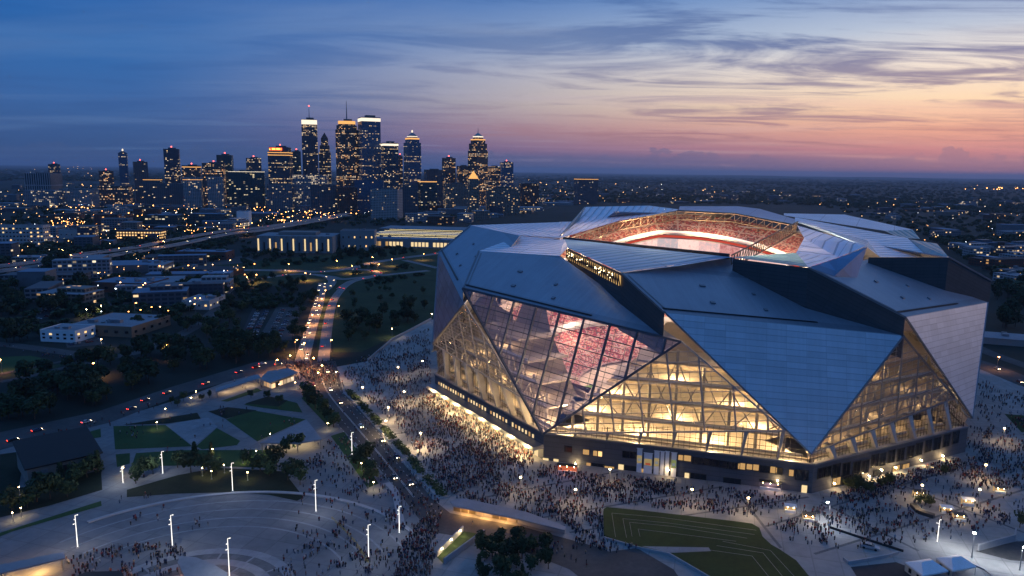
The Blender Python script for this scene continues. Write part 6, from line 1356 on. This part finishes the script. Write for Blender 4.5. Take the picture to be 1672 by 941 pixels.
# stage house with black roof
ps = [G(47, 794), G(165, 766)]; d = ps[1]-ps[0]; w_ = d.length; rz = math.atan2(d.y, d.x); o = thing('stage_house', 'tan stage house with a black sloped roof and three tall doors', 'building', tuple(ps[0].lerp(ps[1], .5)), rz)
h_ = P(105, 751, ps[0].lerp(ps[1], .5).y).z; mb = MB(); mb.box((0, 12, h_/2), (w_, 24, h_)); mb.build('wall', M_['cream'] if False else pmat('stage_wall', (.26, .22, .19), .9), o)
rbm = MB(); rbm.poly([(-w_/2-1, -1, h_), (w_/2+1, -1, h_), (w_/2+1, 25, h_+4.5), (-w_/2-1, 25, h_+4.5)]); solid(rbm.build('roof', M_['black'], o), .6)
for i, x in enumerate((-.28, .02, .28)): mb = MB(); mb.box((x*w_, -.15, h_*.36), (w_*.10, .3, h_*.72)); mb.build('door', M_['darkgrey'] if i else M_['steel'], o)
# sunken ramp with lit retaining walls
q = [G(713, 910), G(756, 868), G(790, 874), G(725, 922)]; c = sum(q, Vector())/4; o = thing('ramp_walls', 'pair of lit retaining walls flanking a narrow ramp by the road', 'wall', tuple(c))
for i, (a, e) in enumerate(((q[0], q[1]), (q[3], q[2]))):
    mb = MB(); mb.bar(a-c+dz*1.1, e-c+dz*1.1, .5, 2.2); mb.build('retaining_wall', M_['conc'], o)
mb = MB(); mb.poly([p-c+dz*.13 for p in (q[0], q[3], q[2], q[1])]); mb.build('ramp_surface', M_['rough'], o)
for t in (.15, .5, .85):
    mb = MB(); p = q[0].lerp(q[1], t)-c; mb.box((p.x+.5, p.y-.5, 1.9), (.4, .4, .3)); mb.build('wall_lamp', M_['lampwarm'], o); ld = bpy.data.lights.new('ramp_light', 'POINT'); ld.energy = 420; ld.color = (1, .78, .42); l = bpy.data.objects.new('ramp_light', ld); link(l, o); l.location = (p.x+1.6, p.y-1.4, 2.2)
# white marquee tents
def marquee(eave, label, z=3.2):
    pts = [G(x, y, z) for x, y in eave]; c = sum(pts, Vector())/4; o = thing('marquee_tent', label, 'tent', (c.x, c.y, 0), 0, None); L = [p-Vector((c.x, c.y, 0)) for p in pts]; a = L[0].lerp(L[3], .5)*.42+Vector((0, 0, 0)); e = L[1].lerp(L[2], .5)*.42; a.z = e.z = z+2.0
    mb = MB(); mb.poly([L[0], L[1], e, a]); mb.poly([L[2], L[3], a, e]); mb.poly([L[3], L[0], a]); mb.poly([L[1], L[2], e]); mb.build('roof', M_['white'], o)
    vb = MB()
    for i in range(4): p, r_ = L[i], L[(i+1) % 4]; vb.poly([p, r_, Vector((r_.x, r_.y, z-.5)), Vector((p.x, p.y, z-.5))])
    vb.build('valance', M_['white'], o)
    for i in (0, 3): 
        wbm = MB(); p, r_ = L[i]*.99, L[(i+1) % 4]*.99; wbm.poly([(p.x, p.y, 0), (r_.x, r_.y, 0), (r_.x, r_.y, z-.45), (p.x, p.y, z-.45)]); wo = wbm.build('side_wall', M_['cream'], o)
        for t in (.25, .7): wm = MB(); m_ = p.lerp(r_, t); dd = (r_-p).normalized(); n_ = Vector((dd.y, -dd.x, 0)); n_ = n_ if n_.dot(m_) > 0 else -n_; wm.box((m_.x+n_.x*.06, m_.y+n_.y*.06, 1.5), (1.2, .1, 1.5), math.atan2(dd.y, dd.x)); wm.build('window', M_['windark'], wo)
    for p in L: pb = MB(); pb.bar((p.x*.98, p.y*.98, 0), (p.x*.98, p.y*.98, z), .16); pb.build('post', M_['steel'], o)
marquee([(1478, 918), (1518, 912), (1549, 932), (1507, 940)], 'white marquee tent with dark side windows, standing nearer the asphalt pad'); marquee([(1529, 911), (1564, 906), (1594, 925), (1556, 932)], 'white marquee tent with open sides, standing nearer the sloped wall')
# walls and barriers on the eastern plaza
def wallseg(pxs, h, th, label, name='low_wall', mat='conc', cat='wall', h2=None):
    pts = [G(x, y) for x, y in pxs]; c = pts[0]; mb = MB()
    for i, (a, e) in enumerate(zip(pts, pts[1:])): mb.bar(a-c+dz*h/2, e-c+dz*h/2, th, h)
    o = mb.build(name, M_[mat]); o.location = c; return tag(o, label, cat)
wallseg([(1597, 900), (1656, 884), (1658, 872)], 2.6, .5, 'sloped concrete retaining wall by the dark asphalt pad'); wallseg([(1377, 915), (1385, 922), (1452, 910), (1466, 905)], 1.2, .5, 'concrete wall edging the service bay with the parked vehicle')
wallseg([(1355, 863), (1400, 878), (1475, 902)], .9, .3, 'dark rail wall slanting across the eastern plaza', mat='darkgrey'); wallseg([(1490, 827), (1500, 838), (1525, 846)], 1.4, 2.2, 'dark planter wall with red trim by the market stands', 'planter_wall', 'darkgrey'); wallseg([(1582, 920), (1608, 932), (1640, 960)], .6, .5, 'low kerb wall beside the white tents')
wallseg([(600, 590), (640, 556), (704, 522)], 1.6, .6, 'pale curved wall between the crowd and the grass field'); wallseg([(986, 880), (1044, 897), (1093, 907), (1163, 948)], .9, .4, 'pale retaining wall along the lower edge of the turf lawn')
wallseg([(632, 790), (645, 803), (656, 860)], .5, 2.6, 'white triangular kerb island beside the boulevard', 'kerb_island', 'conc', 'kerb')
for i in range(13):
    t = i/12; p = G(544+t*54+math.sin(t*3)*6, 850+t*68); mb = MB()
    for z in (.25, 1.05): mb.bar((-1.1, 0, z), (1.1, 0, z), .07)
    for x in (-1.1, -.55, 0, .55, 1.1): mb.bar((x, 0, 0 if abs(x) > 1 else .25), (x, 0, 1.05), .06)
    o = mb.build('crowd_barrier', pmat('yellow_barrier', (.55, .38, .06), .5) if i == 0 else bpy.data.materials['yellow_barrier']); o.location = p+dz*.06; o.rotation_euler = (0, 0, R(-48)); tag(o, 'yellow crowd barrier in the diagonal row on the plaza', 'barrier', 'yellow barriers in a diagonal row')
# kiosk with purple lights, red entrance booth, market stands
def stall(px, py, w, d_, h, top, glowc, label, e, rz=-.28):
    p = G(px, py); o = thing('market_stall', label, 'stall', tuple(p), rz); mb = MB(); mb.box((0, 0, h), (w, d_, .25)); mb.build('roof', top, o)
    for x in (-1, 1):
        for y in (-1, 1): pb = MB(); pb.bar((x*(w/2-.1), y*(d_/2-.1), 0), (x*(w/2-.1), y*(d_/2-.1), h-.12), .14); pb.build('post', M_['steel'], o)
    mb = MB(); mb.box((0, -d_*.3, .55), (w*.9, .6, 1.1)); mb.build('counter', M_['white'], o); mb = MB(); mb.box((0, d_*.45, h*.5), (w*.95, .12, h*.9)); mb.build('back_wall', emat('stall_glow', glowc, .5, False), o)
    for j in range(max(2, int(w/2.6))): mb = MB(); mb.ball((-w/2+w*(j+.5)/max(2, int(w/2.6)), -d_*.4, h-.35), .16); mb.build('bulb', M_['lampwarm'], o)
    ld = bpy.data.lights.new('stall_light', 'POINT'); ld.energy = e; ld.color = glowc; l = bpy.data.objects.new('stall_light', ld); link(l, o); l.location = (0, -d_*.2, h-.6)
stall(1257, 799, 9, 3, 3.4, M_['darkgrey'], (.9, .5, .6), 'wide kiosk with pinkish purple lights against the dark plinth', 700); stall(926, 772, 9, 2.6, 3.6, M_['darkgrey'], (1, .25, .12), 'red lit entrance booth at the plinth beside bright doors', 1100, -.2)
for px, py, lb in [(1545, 838, 'silver topped stand with string bulbs near the lit mast'), (1566, 850, 'stand with warm bulbs next to the slanting rail'), (1500, 812, 'small amber lit stand under the yellow tree'), (1580, 825, 'white topped stand among the loose eastern crowd'), (1290, 836, 'white topped stand between turf lawn and kiosk'), (1320, 850, 'low stand near the double headed lamp'), (1632, 805, 'amber lit stand at the far eastern corner')]: stall(px, py, 4.5, 3, 2.7, M_['white'] if 'white' in lb or 'silver' in lb else M_['darkgrey'], (1, .66, .3), lb, 380)
o = car(G(1420, 896), -.5, 'parked in the service bay on the eastern plaza', None, False, 1); o.scale = (1.35, 1.25, 1.35); o['label'] = 'silver van like vehicle parked alone in the service bay'

# ================================================================== HAZE
hzm, nb = newmat('haze_air'); v = nb.new('ShaderNodeVolumePrincipled', Density=3.2e-5); v.inputs['Color'].default_value = (.74, .84, 1, 1); v.inputs['Anisotropy'].default_value = .2; nb.l.new(v.outputs[0], nb.out.inputs['Volume'])
hb = MB(); hb.box((0, 0, 179), (150000, 150000, 360)); ho = hb.build('haze', hzm, kind='stuff')
